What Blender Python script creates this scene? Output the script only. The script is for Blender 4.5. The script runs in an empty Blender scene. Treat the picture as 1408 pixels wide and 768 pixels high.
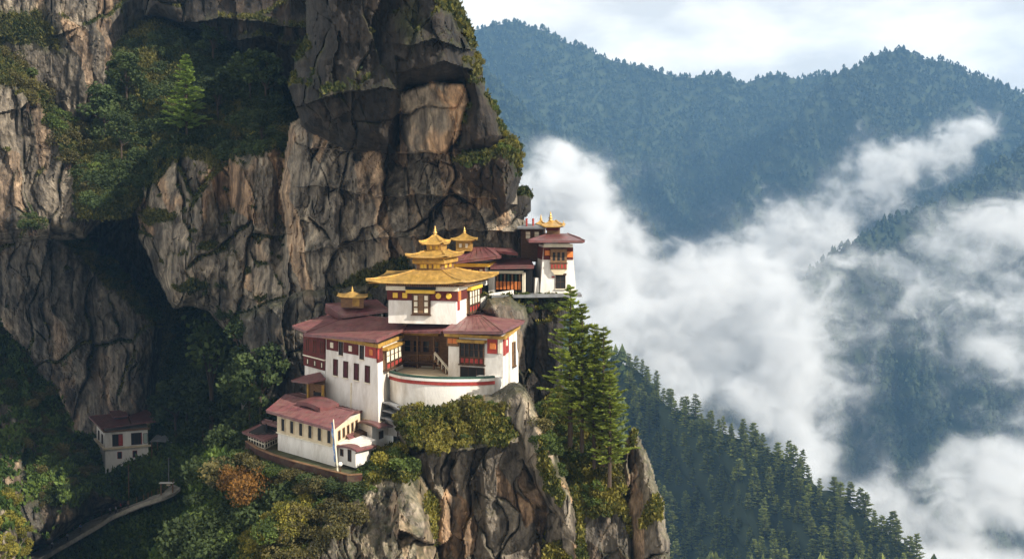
import bpy, bmesh, math, random
import numpy as np
from mathutils import Vector, Matrix

# ------------------------------------------------------------------ camera, sky, sun, exposure
S = bpy.context.scene
COL = S.collection
F = 1510.0                      # focal length in photo pixels (1408 wide)
TH = math.radians(3.5)          # the camera looks a little downwards
cam_d = bpy.data.cameras.new("camera")
cam_d.sensor_width = 36.0
cam_d.lens = 36.0 * F / 1408.0
cam_d.clip_start = 0.5
cam_d.clip_end = 9000.0
cam = bpy.data.objects.new("camera", cam_d)
COL.objects.link(cam)
cam.location = (0, 0, 0)
cam.rotation_euler = (math.radians(90) - TH, 0, 0)
S.camera = cam

SUN = Vector((0.72, -0.50, 0.56)).normalized()      # direction towards the sun
SUN_EL = math.asin(SUN.z)
SUN_ROT = math.atan2(SUN.x, SUN.y)

W = bpy.data.worlds.new("World")
S.world = W
W.use_nodes = True
wn, wl = W.node_tree.nodes, W.node_tree.links
wn.clear()
w_out = wn.new("ShaderNodeOutputWorld")
w_bg = wn.new("ShaderNodeBackground")
w_bg.inputs["Strength"].default_value = 0.09
w_sky = wn.new("ShaderNodeTexSky")
w_sky.sky_type = 'NISHITA'
w_sky.sun_disc = False
w_sky.sun_elevation = SUN_EL
w_sky.sun_rotation = SUN_ROT
w_sky.dust_density = 2.0
w_tc = wn.new("ShaderNodeTexCoord")
w_map = wn.new("ShaderNodeMapping")
w_map.inputs["Scale"].default_value = (1.0, 1.0, 2.6)
w_map.inputs["Location"].default_value = (0.35, 0.1, 0.2)
wl.new(w_tc.outputs["Generated"], w_map.inputs["Vector"])
w_no = wn.new("ShaderNodeTexNoise")
w_no.inputs["Scale"].default_value = 4.2
w_no.inputs["Detail"].default_value = 9.0
w_no.inputs["Roughness"].default_value = 0.52
w_no.inputs["Distortion"].default_value = 0.25
wl.new(w_map.outputs["Vector"], w_no.inputs["Vector"])
w_r1 = wn.new("ShaderNodeValToRGB")           # how much cloud covers the blue
w_r1.color_ramp.elements[0].position = 0.30
w_r1.color_ramp.elements[0].color = (0.93, 0.93, 0.93, 1)
w_r1.color_ramp.elements[1].position = 0.46
w_r1.color_ramp.elements[1].color = (1, 1, 1, 1)
wl.new(w_no.outputs["Fac"], w_r1.inputs["Fac"])
w_no2 = wn.new("ShaderNodeTexNoise")
w_no2.inputs["Scale"].default_value = 7.5
w_no2.inputs["Detail"].default_value = 8.0
w_no2.inputs["Roughness"].default_value = 0.5
wl.new(w_map.outputs["Vector"], w_no2.inputs["Vector"])
w_r2 = wn.new("ShaderNodeValToRGB")           # brightness inside the cloud deck
w_r2.color_ramp.elements[0].position = 0.40
w_r2.color_ramp.elements[0].color = (6.8, 6.6, 6.3, 1)
w_r2.color_ramp.elements[1].position = 0.60
w_r2.color_ramp.elements[1].color = (10.6, 10.1, 9.2, 1)
wl.new(w_no2.outputs["Fac"], w_r2.inputs["Fac"])
w_mix = wn.new("ShaderNodeMixRGB")
wl.new(w_r1.outputs["Color"], w_mix.inputs["Fac"])
wl.new(w_sky.outputs["Color"], w_mix.inputs["Color1"])
wl.new(w_r2.outputs["Color"], w_mix.inputs["Color2"])
wl.new(w_mix.outputs["Color"], w_bg.inputs["Color"])
wl.new(w_bg.outputs["Background"], w_out.inputs["Surface"])

sun_d = bpy.data.lights.new("sun", 'SUN')
sun_d.energy = 5.0
sun_d.angle = math.radians(0.5)
sun_d.color = (1.0, 0.92, 0.80)
sun = bpy.data.objects.new("sun", sun_d)
COL.objects.link(sun)
sun.rotation_euler = (-SUN).to_track_quat('-Z', 'Y').to_euler()
sun.location = (60, -40, 80)

S.view_settings.view_transform = 'Standard'
S.view_settings.look = 'None'
S.view_settings.exposure = 0.55
S.view_settings.gamma = 1.0
S.view_settings.use_curve_mapping = False
S.cycles.use_denoising = True
S.cycles.max_bounces = 6
S.cycles.diffuse_bounces = 3
S.cycles.glossy_bounces = 2
S.cycles.transmission_bounces = 2
S.cycles.transparent_max_bounces = 8
S.cycles.volume_bounces = 3
S.cycles.volume_max_steps = 512
S.cycles.volume_step_rate = 1.3
S.cycles.use_adaptive_sampling = True
S.cycles.adaptive_threshold = 0.02
S.cycles.sample_clamp_indirect = 6.0

# ------------------------------------------------------------------ helpers: points, noise, meshes
CT, ST = math.cos(TH), math.sin(TH)

def ray(px, py):
    """direction through a photo pixel, scaled so that its y (distance) is 1"""
    cx = (np.asarray(px, float) - 704.0) / F
    cy = (384.0 - np.asarray(py, float)) / F
    dy = CT + cy * ST
    dz = -ST + cy * CT
    return cx / dy, dz / dy

def P(px, py, D):
    x, z = ray(px, py)
    return Vector((float(x) * D, float(D), float(z) * D))

def PZ(px, z_, D):
    """point at column px, distance D and height z_"""
    py = 290.0
    for _ in range(4):
        x, zz = ray(px, py)
        py -= (z_ / D - float(zz)) * F
    return Vector((float(x) * D, D, z_))

def h2(ix, iy, seed=0):
    with np.errstate(over='ignore'):
        a = ix.astype(np.int64).astype(np.uint32) * np.uint32(374761393) + iy.astype(np.int64).astype(np.uint32) * np.uint32(668265263) + np.uint32((seed * 2246822519 + 3266489917) & 0xffffffff)
        a = (a ^ (a >> np.uint32(13))) * np.uint32(1274126177)
        a = (a ^ (a >> np.uint32(16))) * np.uint32(2654435769)
        a = a ^ (a >> np.uint32(15))
    return a.astype(np.float64) / 4294967295.0

def vnoise(x, y, seed=0):
    ix, iy = np.floor(x), np.floor(y)
    fx, fy = x - ix, y - iy
    ux, uy = fx * fx * fx * (fx * (fx * 6 - 15) + 10), fy * fy * fy * (fy * (fy * 6 - 15) + 10)
    a, b = h2(ix, iy, seed), h2(ix + 1, iy, seed)
    c, d = h2(ix, iy + 1, seed), h2(ix + 1, iy + 1, seed)
    return (a + (b - a) * ux) * (1 - uy) + (c + (d - c) * ux) * uy

def fbm(x, y, octaves=4, seed=0, gain=0.5):
    s, amp, tot = 0.0, 1.0, 0.0
    for o in range(octaves):
        s = s + amp * (vnoise(x * 2 ** o + 17.3 * o, y * 2 ** o - 9.1 * o, seed + o) * 2 - 1)
        tot += amp
        amp *= gain
    return s / tot

def h3(ix, iy, iz, seed=0):
    with np.errstate(over='ignore'):
        zz = (iz.astype(np.int64).astype(np.uint32) * np.uint32(2147483647 - 40015) ^ (iz.astype(np.int64).astype(np.uint32) << np.uint32(9))).astype(np.uint32)
        return h2(ix.astype(np.int64) + zz.astype(np.int64) % 65521, iy + 31.0 * iz, seed)

def vnoise3(x, y, z, seed=0):
    ix, iy, iz = np.floor(x), np.floor(y), np.floor(z)
    fx, fy, fz = x - ix, y - iy, z - iz
    ux, uy, uz = [f * f * (3 - 2 * f) for f in (fx, fy, fz)]
    r = 0
    for dx in (0, 1):
        for dy in (0, 1):
            for dz in (0, 1):
                w = (ux if dx else 1 - ux) * (uy if dy else 1 - uy) * (uz if dz else 1 - uz)
                r = r + w * h3(ix + dx, iy + dy, iz + dz, seed)
    return r

def facets(x, y, seed=0):
    """cracked-slab pattern: per-cell random plane height, distance to the crack, cell hash"""
    ix, iy = np.floor(x), np.floor(y)
    f1 = np.full(x.shape, 9.0); f2 = np.full(x.shape, 9.0)
    ox = np.zeros(x.shape); oy = np.zeros(x.shape); ci = np.zeros(x.shape); cj = np.zeros(x.shape)
    for dx in (-1, 0, 1):
        for dy in (-1, 0, 1):
            gx, gy = ix + dx, iy + dy
            cx = gx + 0.1 + 0.8 * h2(gx, gy, seed); cy = gy + 0.1 + 0.8 * h2(gx, gy, seed + 77)
            ex, ey = x - cx, y - cy
            d = np.sqrt(ex * ex + ey * ey)
            near = d < f1
            f2 = np.where(near, f1, np.minimum(f2, d))
            f1 = np.where(near, d, f1)
            ox = np.where(near, ex, ox); oy = np.where(near, ey, oy)
            ci = np.where(near, gx, ci); cj = np.where(near, gy, cj)
    ta, tb, hh = h2(ci, cj, seed + 5) * 2 - 1, h2(ci, cj, seed + 6) * 2 - 1, h2(ci, cj, seed + 7)
    return (hh - 0.5) + 1.1 * ta * ox + 0.8 * tb * oy, f2 - f1, h2(ci, cj, seed + 8)

def sstep(a, b, x):
    t = np.clip((x - a) / (b - a), 0, 1)
    return t * t * (3 - 2 * t)

def poly_sdf(px, py, poly):
    """signed distance in pixels, positive inside"""
    n = len(poly)
    d = np.full(px.shape, 1e9)
    inside = np.zeros(px.shape, bool)
    for i in range(n):
        ax, ay = poly[i]; bx, by = poly[(i + 1) % n]
        ex, ey = bx - ax, by - ay
        t = np.clip(((px - ax) * ex + (py - ay) * ey) / (ex * ex + ey * ey + 1e-9), 0, 1)
        d = np.minimum(d, (px - ax - t * ex) ** 2 + (py - ay - t * ey) ** 2)
        if ay != by:
            cond = ((ay <= py) & (by > py)) | ((by <= py) & (ay > py))
            inside ^= cond & (px < ax + (py - ay) / (by - ay) * ex)
    d = np.sqrt(d)
    return np.where(inside, d, -d)

def np_mesh(name, verts, faces, mats, attrs=None, smooth=False, mat_idx=None):
    """verts (n,3), faces (m,k) all with k corners"""
    me = bpy.data.meshes.new(name)
    n, m, k = len(verts), len(faces), faces.shape[1]
    me.vertices.add(n); me.loops.add(m * k); me.polygons.add(m)
    me.vertices.foreach_set("co", np.asarray(verts, np.float32).ravel())
    me.loops.foreach_set("vertex_index", np.asarray(faces, np.int32).ravel())
    me.polygons.foreach_set("loop_start", np.arange(m, dtype=np.int32) * k)
    me.polygons.foreach_set("loop_total", np.full(m, k, np.int32))
    if mat_idx is not None:
        me.polygons.foreach_set("material_index", np.asarray(mat_idx, np.int32))
    me.polygons.foreach_set("use_smooth", np.full(m, smooth, bool))
    for key, val in (attrs or {}).items():
        if val.ndim == 2:
            a = me.attributes.new(key, 'FLOAT_COLOR', 'POINT')
            a.data.foreach_set("color", np.asarray(val, np.float32).ravel())
        else:
            a = me.attributes.new(key, 'FLOAT', 'POINT')
            a.data.foreach_set("value", np.asarray(val, np.float32).ravel())
    for m_ in (mats if isinstance(mats, (list, tuple)) else [mats]):
        me.materials.append(m_)
    me.update(calc_edges=True)
    me.validate()
    return me

def link(name, data, parent=None):
    o = bpy.data.objects.new(name, data)
    COL.objects.link(o)
    if parent is not None:
        o.parent = parent
    return o

def tag(o, label=None, cat=None, group=None, kind=None):
    if label: o["label"] = label
    if cat: o["category"] = cat
    if group: o["group"] = group
    if kind: o["kind"] = kind
    return o

# ------------------------------------------------------------------ materials
def new_mat(name, rough=0.85):
    m = bpy.data.materials.new(name)
    m.use_nodes = True
    nt = m.node_tree
    b = nt.nodes["Principled BSDF"]
    b.inputs["Roughness"].default_value = rough
    b.inputs["Specular IOR Level"].default_value = 0.25
    return m, nt, b

def nd(nt, kind, **kw):
    n = nt.nodes.new(kind)
    for k, v in kw.items():
        if k in n.inputs: n.inputs[k].default_value = v
        else: setattr(n, k, v)
    return n

def paint(name, col, rough=0.8, scale=1.5, var=0.25, bump=0.0, bscale=6.0, metal=0.0, dirt=None, stretch=(1, 1, 1)):
    """plain surface colour broken up by noise; 'dirt' mixes a second colour in patches"""
    m, nt, b = new_mat(name, rough)
    b.inputs["Metallic"].default_value = metal
    tc = nd(nt, "ShaderNodeTexCoord"); mp = nd(nt, "ShaderNodeMapping"); mp.inputs["Scale"].default_value = stretch
    nt.links.new(tc.outputs["Object"], mp.inputs["Vector"])
    no = nd(nt, "ShaderNodeTexNoise", Scale=scale, Detail=6.0, Roughness=0.6)
    nt.links.new(mp.outputs["Vector"], no.inputs["Vector"])
    rp = nd(nt, "ShaderNodeValToRGB")
    lo = [c * (1 - var) for c in col]; hi = [min(1, c * (1 + var * 0.6)) for c in col]
    rp.color_ramp.elements[0].position = 0.3; rp.color_ramp.elements[0].color = (*lo, 1)
    rp.color_ramp.elements[1].position = 0.7; rp.color_ramp.elements[1].color = (*hi, 1)
    nt.links.new(no.outputs["Fac"], rp.inputs["Fac"])
    src = rp.outputs["Color"]
    if dirt:
        n2 = nd(nt, "ShaderNodeTexNoise", Scale=scale * 0.45, Detail=8.0, Roughness=0.7)
        nt.links.new(mp.outputs["Vector"], n2.inputs["Vector"])
        r2 = nd(nt, "ShaderNodeValToRGB")
        r2.color_ramp.elements[0].position = 0.47; r2.color_ramp.elements[0].color = (0, 0, 0, 1)
        r2.color_ramp.elements[1].position = 0.70; r2.color_ramp.elements[1].color = (1, 1, 1, 1)
        nt.links.new(n2.outputs["Fac"], r2.inputs["Fac"])
        mx = nd(nt, "ShaderNodeMixRGB"); mx.inputs["Color2"].default_value = (*dirt, 1)
        nt.links.new(r2.outputs["Color"], mx.inputs["Fac"]); nt.links.new(src, mx.inputs["Color1"])
        src = mx.outputs["Color"]
    nt.links.new(src, b.inputs["Base Color"])
    if bump:
        n3 = nd(nt, "ShaderNodeTexNoise", Scale=bscale, Detail=5.0)
        nt.links.new(mp.outputs["Vector"], n3.inputs["Vector"])
        bp = nd(nt, "ShaderNodeBump", Strength=bump, Distance=0.1)
        nt.links.new(n3.outputs["Fac"], bp.inputs["Height"]); nt.links.new(bp.outputs["Normal"], b.inputs["Normal"])
    return m

def rock_material():
    m, nt, b = new_mat("rock", 0.8)
    b.inputs["Specular IOR Level"].default_value = 0.3
    at = nd(nt, "ShaderNodeAttribute", attribute_name="tint")
    mo = nd(nt, "ShaderNodeAttribute", attribute_name="moss")
    tc = nd(nt, "ShaderNodeTexCoord")
    mp = nd(nt, "ShaderNodeMapping"); mp.inputs["Scale"].default_value = (1, 1, 0.28)
    nt.links.new(tc.outputs["Object"], mp.inputs["Vector"])
    n1 = nd(nt, "ShaderNodeTexNoise", Scale=0.9, Detail=9.0, Roughness=0.72)
    nt.links.new(mp.outputs["Vector"], n1.inputs["Vector"])
    r1 = nd(nt, "ShaderNodeValToRGB")
    r1.color_ramp.elements[0].position = 0.30; r1.color_ramp.elements[0].color = (0.30, 0.30, 0.32, 1)
    r1.color_ramp.elements[1].position = 0.68; r1.color_ramp.elements[1].color = (1.55, 1.5, 1.42, 1)
    nt.links.new(n1.outputs["Fac"], r1.inputs["Fac"])
    mu = nd(nt, "ShaderNodeMixRGB", blend_type='MULTIPLY'); mu.inputs["Fac"].default_value = 1.0
    nt.links.new(at.outputs["Color"], mu.inputs["Color1"]); nt.links.new(r1.outputs["Color"], mu.inputs["Color2"])
    mps = nd(nt, "ShaderNodeMapping"); mps.inputs["Scale"].default_value = (1.0, 1.0, 0.055)
    nt.links.new(tc.outputs["Object"], mps.inputs["Vector"])
    ns = nd(nt, "ShaderNodeTexNoise", Scale=0.48, Detail=7.0, Roughness=0.66, Distortion=0.3)
    nt.links.new(mps.outputs["Vector"], ns.inputs["Vector"])
    rs = nd(nt, "ShaderNodeValToRGB")              # dark trails left by running water, pale washed strips
    es = rs.color_ramp.elements
    es[0].position = 0.38; es[0].color = (0.09, 0.085, 0.085, 1)
    es[1].position = 0.64; es[1].color = (1.35, 1.33, 1.28, 1)
    xs_ = es.new(0.48); xs_.color = (0.72, 0.72, 0.73, 1)
    nt.links.new(ns.outputs["Fac"], rs.inputs["Fac"])
    mus = nd(nt, "ShaderNodeMixRGB", blend_type='MULTIPLY'); mus.inputs["Fac"].default_value = 0.85
    nt.links.new(mu.outputs["Color"], mus.inputs["Color1"]); nt.links.new(rs.outputs["Color"], mus.inputs["Color2"])
    mu = mus
    n2 = nd(nt, "ShaderNodeTexNoise", Scale=0.55, Detail=10.0, Roughness=0.75)
    nt.links.new(tc.outputs["Object"], n2.inputs["Vector"])
    r2 = nd(nt, "ShaderNodeValToRGB")
    e = r2.color_ramp.elements
    e[0].position = 0.33; e[0].color = (0.020, 0.028, 0.010, 1)
    e[1].position = 0.66; e[1].color = (0.095, 0.085, 0.022, 1)
    x = e.new(0.5); x.color = (0.045, 0.055, 0.014, 1)
    nt.links.new(n2.outputs["Fac"], r2.inputs["Fac"])
    mx = nd(nt, "ShaderNodeMixRGB")
    nt.links.new(mo.outputs["Fac"], mx.inputs["Fac"])
    nt.links.new(mu.outputs["Color"], mx.inputs["Color1"]); nt.links.new(r2.outputs["Color"], mx.inputs["Color2"])
    nt.links.new(mx.outputs["Color"], b.inputs["Base Color"])
    n3 = nd(nt, "ShaderNodeTexNoise", Scale=0.8, Detail=10.0, Roughness=0.7)
    nt.links.new(mp.outputs["Vector"], n3.inputs["Vector"])
    n4 = nd(nt, "ShaderNodeTexNoise", Scale=0.35, Detail=8.0, Roughness=0.6, Distortion=0.4)
    n4.noise_type = 'RIDGED_MULTIFRACTAL'
    mp4 = nd(nt, "ShaderNodeMapping"); mp4.inputs["Scale"].default_value = (1, 1, 0.5); mp4.inputs["Rotation"].default_value = (0, 0.35, 0)
    nt.links.new(tc.outputs["Object"], mp4.inputs["Vector"]); nt.links.new(mp4.outputs["Vector"], n4.inputs["Vector"])
    bp = nd(nt, "ShaderNodeBump", Strength=1.0, Distance=0.75)
    nt.links.new(n3.outputs["Fac"], bp.inputs["Height"])
    bp2 = nd(nt, "ShaderNodeBump", Strength=0.8, Distance=0.45); bp2.invert = True
    nt.links.new(n4.outputs["Fac"], bp2.inputs["Height"]); nt.links.new(bp.outputs["Normal"], bp2.inputs["Normal"])
    nt.links.new(bp2.outputs["Normal"], b.inputs["Normal"])
    return m

ROCK = rock_material()

def foliage_mat(name, dark, light, scale=0.6, trans=0.25):
    """leaves: colour varies from spray to spray (per-face 'shade' attribute) and from plant to plant"""
    m, nt, b = new_mat(name, 0.75)
    at = nd(nt, "ShaderNodeAttribute", attribute_name="shade")
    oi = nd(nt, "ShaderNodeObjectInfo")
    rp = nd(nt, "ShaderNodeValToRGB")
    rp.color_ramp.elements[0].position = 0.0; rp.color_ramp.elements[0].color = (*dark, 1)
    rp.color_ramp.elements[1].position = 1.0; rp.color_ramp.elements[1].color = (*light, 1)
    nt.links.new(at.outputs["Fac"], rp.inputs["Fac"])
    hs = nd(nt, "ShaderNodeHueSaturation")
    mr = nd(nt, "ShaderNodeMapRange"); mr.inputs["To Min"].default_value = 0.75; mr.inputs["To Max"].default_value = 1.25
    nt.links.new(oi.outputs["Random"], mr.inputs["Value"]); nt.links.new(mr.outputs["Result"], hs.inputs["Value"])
    nt.links.new(rp.outputs["Color"], hs.inputs["Color"])
    tr = nd(nt, "ShaderNodeBsdfTranslucent")
    ms = nd(nt, "ShaderNodeMixShader"); ms.inputs["Fac"].default_value = trans
    nt.links.new(hs.outputs["Color"], b.inputs["Base Color"]); nt.links.new(hs.outputs["Color"], tr.inputs["Color"])
    out = nt.nodes["Material Output"]
    nt.links.new(b.outputs["BSDF"], ms.inputs[1]); nt.links.new(tr.outputs["BSDF"], ms.inputs[2])
    nt.links.new(ms.outputs["Shader"], out.inputs["Surface"])
    return m

# ------------------------------------------------------------------ rock: masses with their own outline, distance and thickness
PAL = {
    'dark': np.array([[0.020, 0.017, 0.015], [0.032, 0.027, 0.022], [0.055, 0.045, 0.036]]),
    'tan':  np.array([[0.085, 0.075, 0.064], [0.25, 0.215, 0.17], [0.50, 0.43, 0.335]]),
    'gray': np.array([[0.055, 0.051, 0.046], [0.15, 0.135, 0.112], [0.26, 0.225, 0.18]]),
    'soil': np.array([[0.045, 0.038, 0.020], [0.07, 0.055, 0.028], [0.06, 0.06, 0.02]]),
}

class Relief:
    def __init__(self, name, box, step, masses, seed=1, warp=5.0):
        x0, y0, x1, y1 = box
        self.box, self.step = box, step
        nx, ny = int((x1 - x0) / step) + 1, int((y1 - y0) / step) + 1
        gx, gy = np.meshgrid(x0 + step * np.arange(nx), y0 + step * np.arange(ny))
        wx = gx + warp * fbm(gx / 38, gy / 38, 4, seed + 11) * 1.6
        wy = gy + warp * fbm(gx / 38, gy / 38, 4, seed + 23) * 1.6
        # fractured detail, shared by all masses
        ux = gx + 16 * fbm(gx / 60, gy / 60, 3, seed + 31); uy = gy + 22 * fbm(gx / 60, gy / 60, 3, seed + 41)
        a1, e1, c1 = facets((ux + 0.18 * uy) / 66, uy / 150, seed + 1)
        a2, e2, c2 = facets((ux - 0.16 * uy) / 23 + 3.3, uy / 92 + 1.7, seed + 2)
        a3, e3, c3 = facets((ux + 0.3 * uy) / 8.5 + 7.1, uy / 26 + 4.2, seed + 3)
        n1 = fbm(gx / 30, gy / 42, 5, seed + 51)
        streak = fbm(gx / 7.0 + 2.0 * n1, gy / 90, 4, seed + 61)
        fine = fbm(gx / 5.0, gy / 8.0, 3, seed + 63)
        g1 = sstep(-0.2, 0.15, fbm(gx / 45, gy / 70, 3, seed + 81)); g2 = sstep(0.05, 0.3, fbm(gx / 30, gy / 50, 3, seed + 83)); g3 = sstep(0.05, 0.35, fbm(gx / 24, gy / 30, 3, seed + 85))
        cracks = (np.exp(-e1 / 0.020) * 1.8 * g1 + np.exp(-e2 / 0.03) * 0.9 * g2 + np.exp(-e3 / 0.06) * 0.15 * g3)
        a2 = a2 * (0.35 + 0.65 * g2); a3 = a3 * (0.15 + 0.85 * g3)
        D = np.full(gx.shape, 1e9)
        tint = np.zeros(gx.shape + (3,)); moss = np.zeros(gx.shape); who = np.full(gx.shape, -1)
        for k, ms in enumerate(masses):
            d = poly_sdf(wx if ms.get('warp', 1) else gx, wy if ms.get('warp', 1) else gy, ms['poly'])
            (cx, cy, d0, sx, sy) = ms['plane']
            R, bulge = ms.get('R', 40.0), ms.get('bulge', 12.0)
            prof = bulge * (1 - np.sqrt(np.clip(1 - (1 - np.clip(d / R, 0, 1)) ** 2, 0, 1)))
            amp = ms.get('amp', 1.0)
            dep = d0 + sx * (gx - cx) + sy * (gy - cy) + prof
            dep = dep - amp * (4.2 * a1 + 2.2 * a2 + 0.7 * a3 * ms.get('small', 1.0) + 1.6 * n1 + 0.25 * fine) + amp * cracks * 1.7 * ms.get('crack', 1.0)
            for (fx, fy, rad, add) in ms.get('dents', []):
                dep = dep + add * np.exp(-(((gx - fx) / rad[0]) ** 2 + ((gy - fy) / rad[1]) ** 2))
            for (line, h, fall) in ms.get('ledges', []):       # the rock above the line stands out and ends in a small overhang
                lx = np.array([p[0] for p in line]); ly = np.array([p[1] for p in line])
                yy = np.interp(gx, lx, ly) + 5 * fbm(gx / 26, gy / 90, 3, seed + 71)
                wgt = sstep(lx[0] - 25, lx[0], gx) * (1 - sstep(lx[-1], lx[-1] + 25, gx))
                dep = dep - h * wgt * np.where(gy < yy, np.exp(-(yy - gy) / fall), 0)
            use = (d > 0) & (dep < D)
            pal = PAL[ms.get('pal', 'gray')]
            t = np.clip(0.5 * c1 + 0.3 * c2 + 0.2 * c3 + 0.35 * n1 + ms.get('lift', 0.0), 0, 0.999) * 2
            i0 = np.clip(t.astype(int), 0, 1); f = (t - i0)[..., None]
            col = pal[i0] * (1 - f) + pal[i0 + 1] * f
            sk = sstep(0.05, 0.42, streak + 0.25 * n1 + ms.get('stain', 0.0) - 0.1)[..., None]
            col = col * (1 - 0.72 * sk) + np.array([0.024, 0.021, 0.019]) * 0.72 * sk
            rust = sstep(0.60, 0.85, c2 + 0.4 * n1)[..., None] * ms.get('rust', 0.25)
            col = col * (1 - rust) + col * np.array([1.5, 0.95, 0.55]) * rust
            col = col * (0.86 + 0.28 * fine)[..., None]
            mo = np.full(gx.shape, ms.get('moss', 0.0))
            for (pl, soft, val) in ms.get('mossy', []):
                q = poly_sdf(wx, wy, pl) + 9 * n1 + 5 * fine
                mo = np.maximum(mo, val * sstep(-soft, soft, q))
            tint[use] = col[use]; moss[use] = mo[use]; who[use] = k; D[use] = dep[use]
        ok = D < 1e8
        # moss also settles on surfaces that face up
        Dz = np.where(ok, D, np.nan)
        xx, zz = ray(gx, gy)
        X, Z = xx * Dz, zz * Dz
        dDy = np.gradient(Dz, axis=0); dZy = np.gradient(Z, axis=0)
        slope = np.nan_to_num(-dDy / (np.abs(dZy) + 1e-3))            # >0: leans back, faces the sky
        upf = sstep(0.9, 2.2, slope + 0.7 * n1)
        upf = (upf + np.roll(upf, 1, 0) + np.roll(upf, -1, 0) + np.roll(upf, 1, 1) + np.roll(upf, -1, 1)) / 5
        topm = np.zeros(gx.shape)
        for k, ms in enumerate(masses):
            topm[who == k] = ms.get('top_moss', 0.5)
        moss = np.clip(np.maximum(moss, upf * topm), 0, 1)
        self.D, self.ok, self.moss, self.gx, self.gy, self.who = np.where(ok, D, 1e9), ok, moss, gx, gy, who
        self.name = name
        idx = np.full(gx.shape, -1); idx[ok] = np.arange(ok.sum())
        q = ok[:-1, :-1] & ok[1:, :-1] & ok[:-1, 1:] & ok[1:, 1:]
        faces = np.stack([idx[:-1, :-1][q], idx[1:, :-1][q], idx[1:, 1:][q], idx[:-1, 1:][q]], 1)
        V = np.stack([X[ok], Dz[ok], Z[ok]], 1)
        t4 = np.concatenate([tint[ok], np.ones((ok.sum(), 1))], 1)
        me = np_mesh(name, V, faces, ROCK, {"tint": t4, "moss": moss[ok]}, smooth=False)
        self.obj = tag(link(name, me), kind="structure")

    def at(self, px, py):
        i = np.clip(np.rint((np.asarray(py) - self.box[1]) / self.step).astype(int), 0, self.D.shape[0] - 1)
        j = np.clip(np.rint((np.asarray(px) - self.box[0]) / self.step).astype(int), 0, self.D.shape[1] - 1)
        return self.D[i, j], self.moss[i, j]

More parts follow.
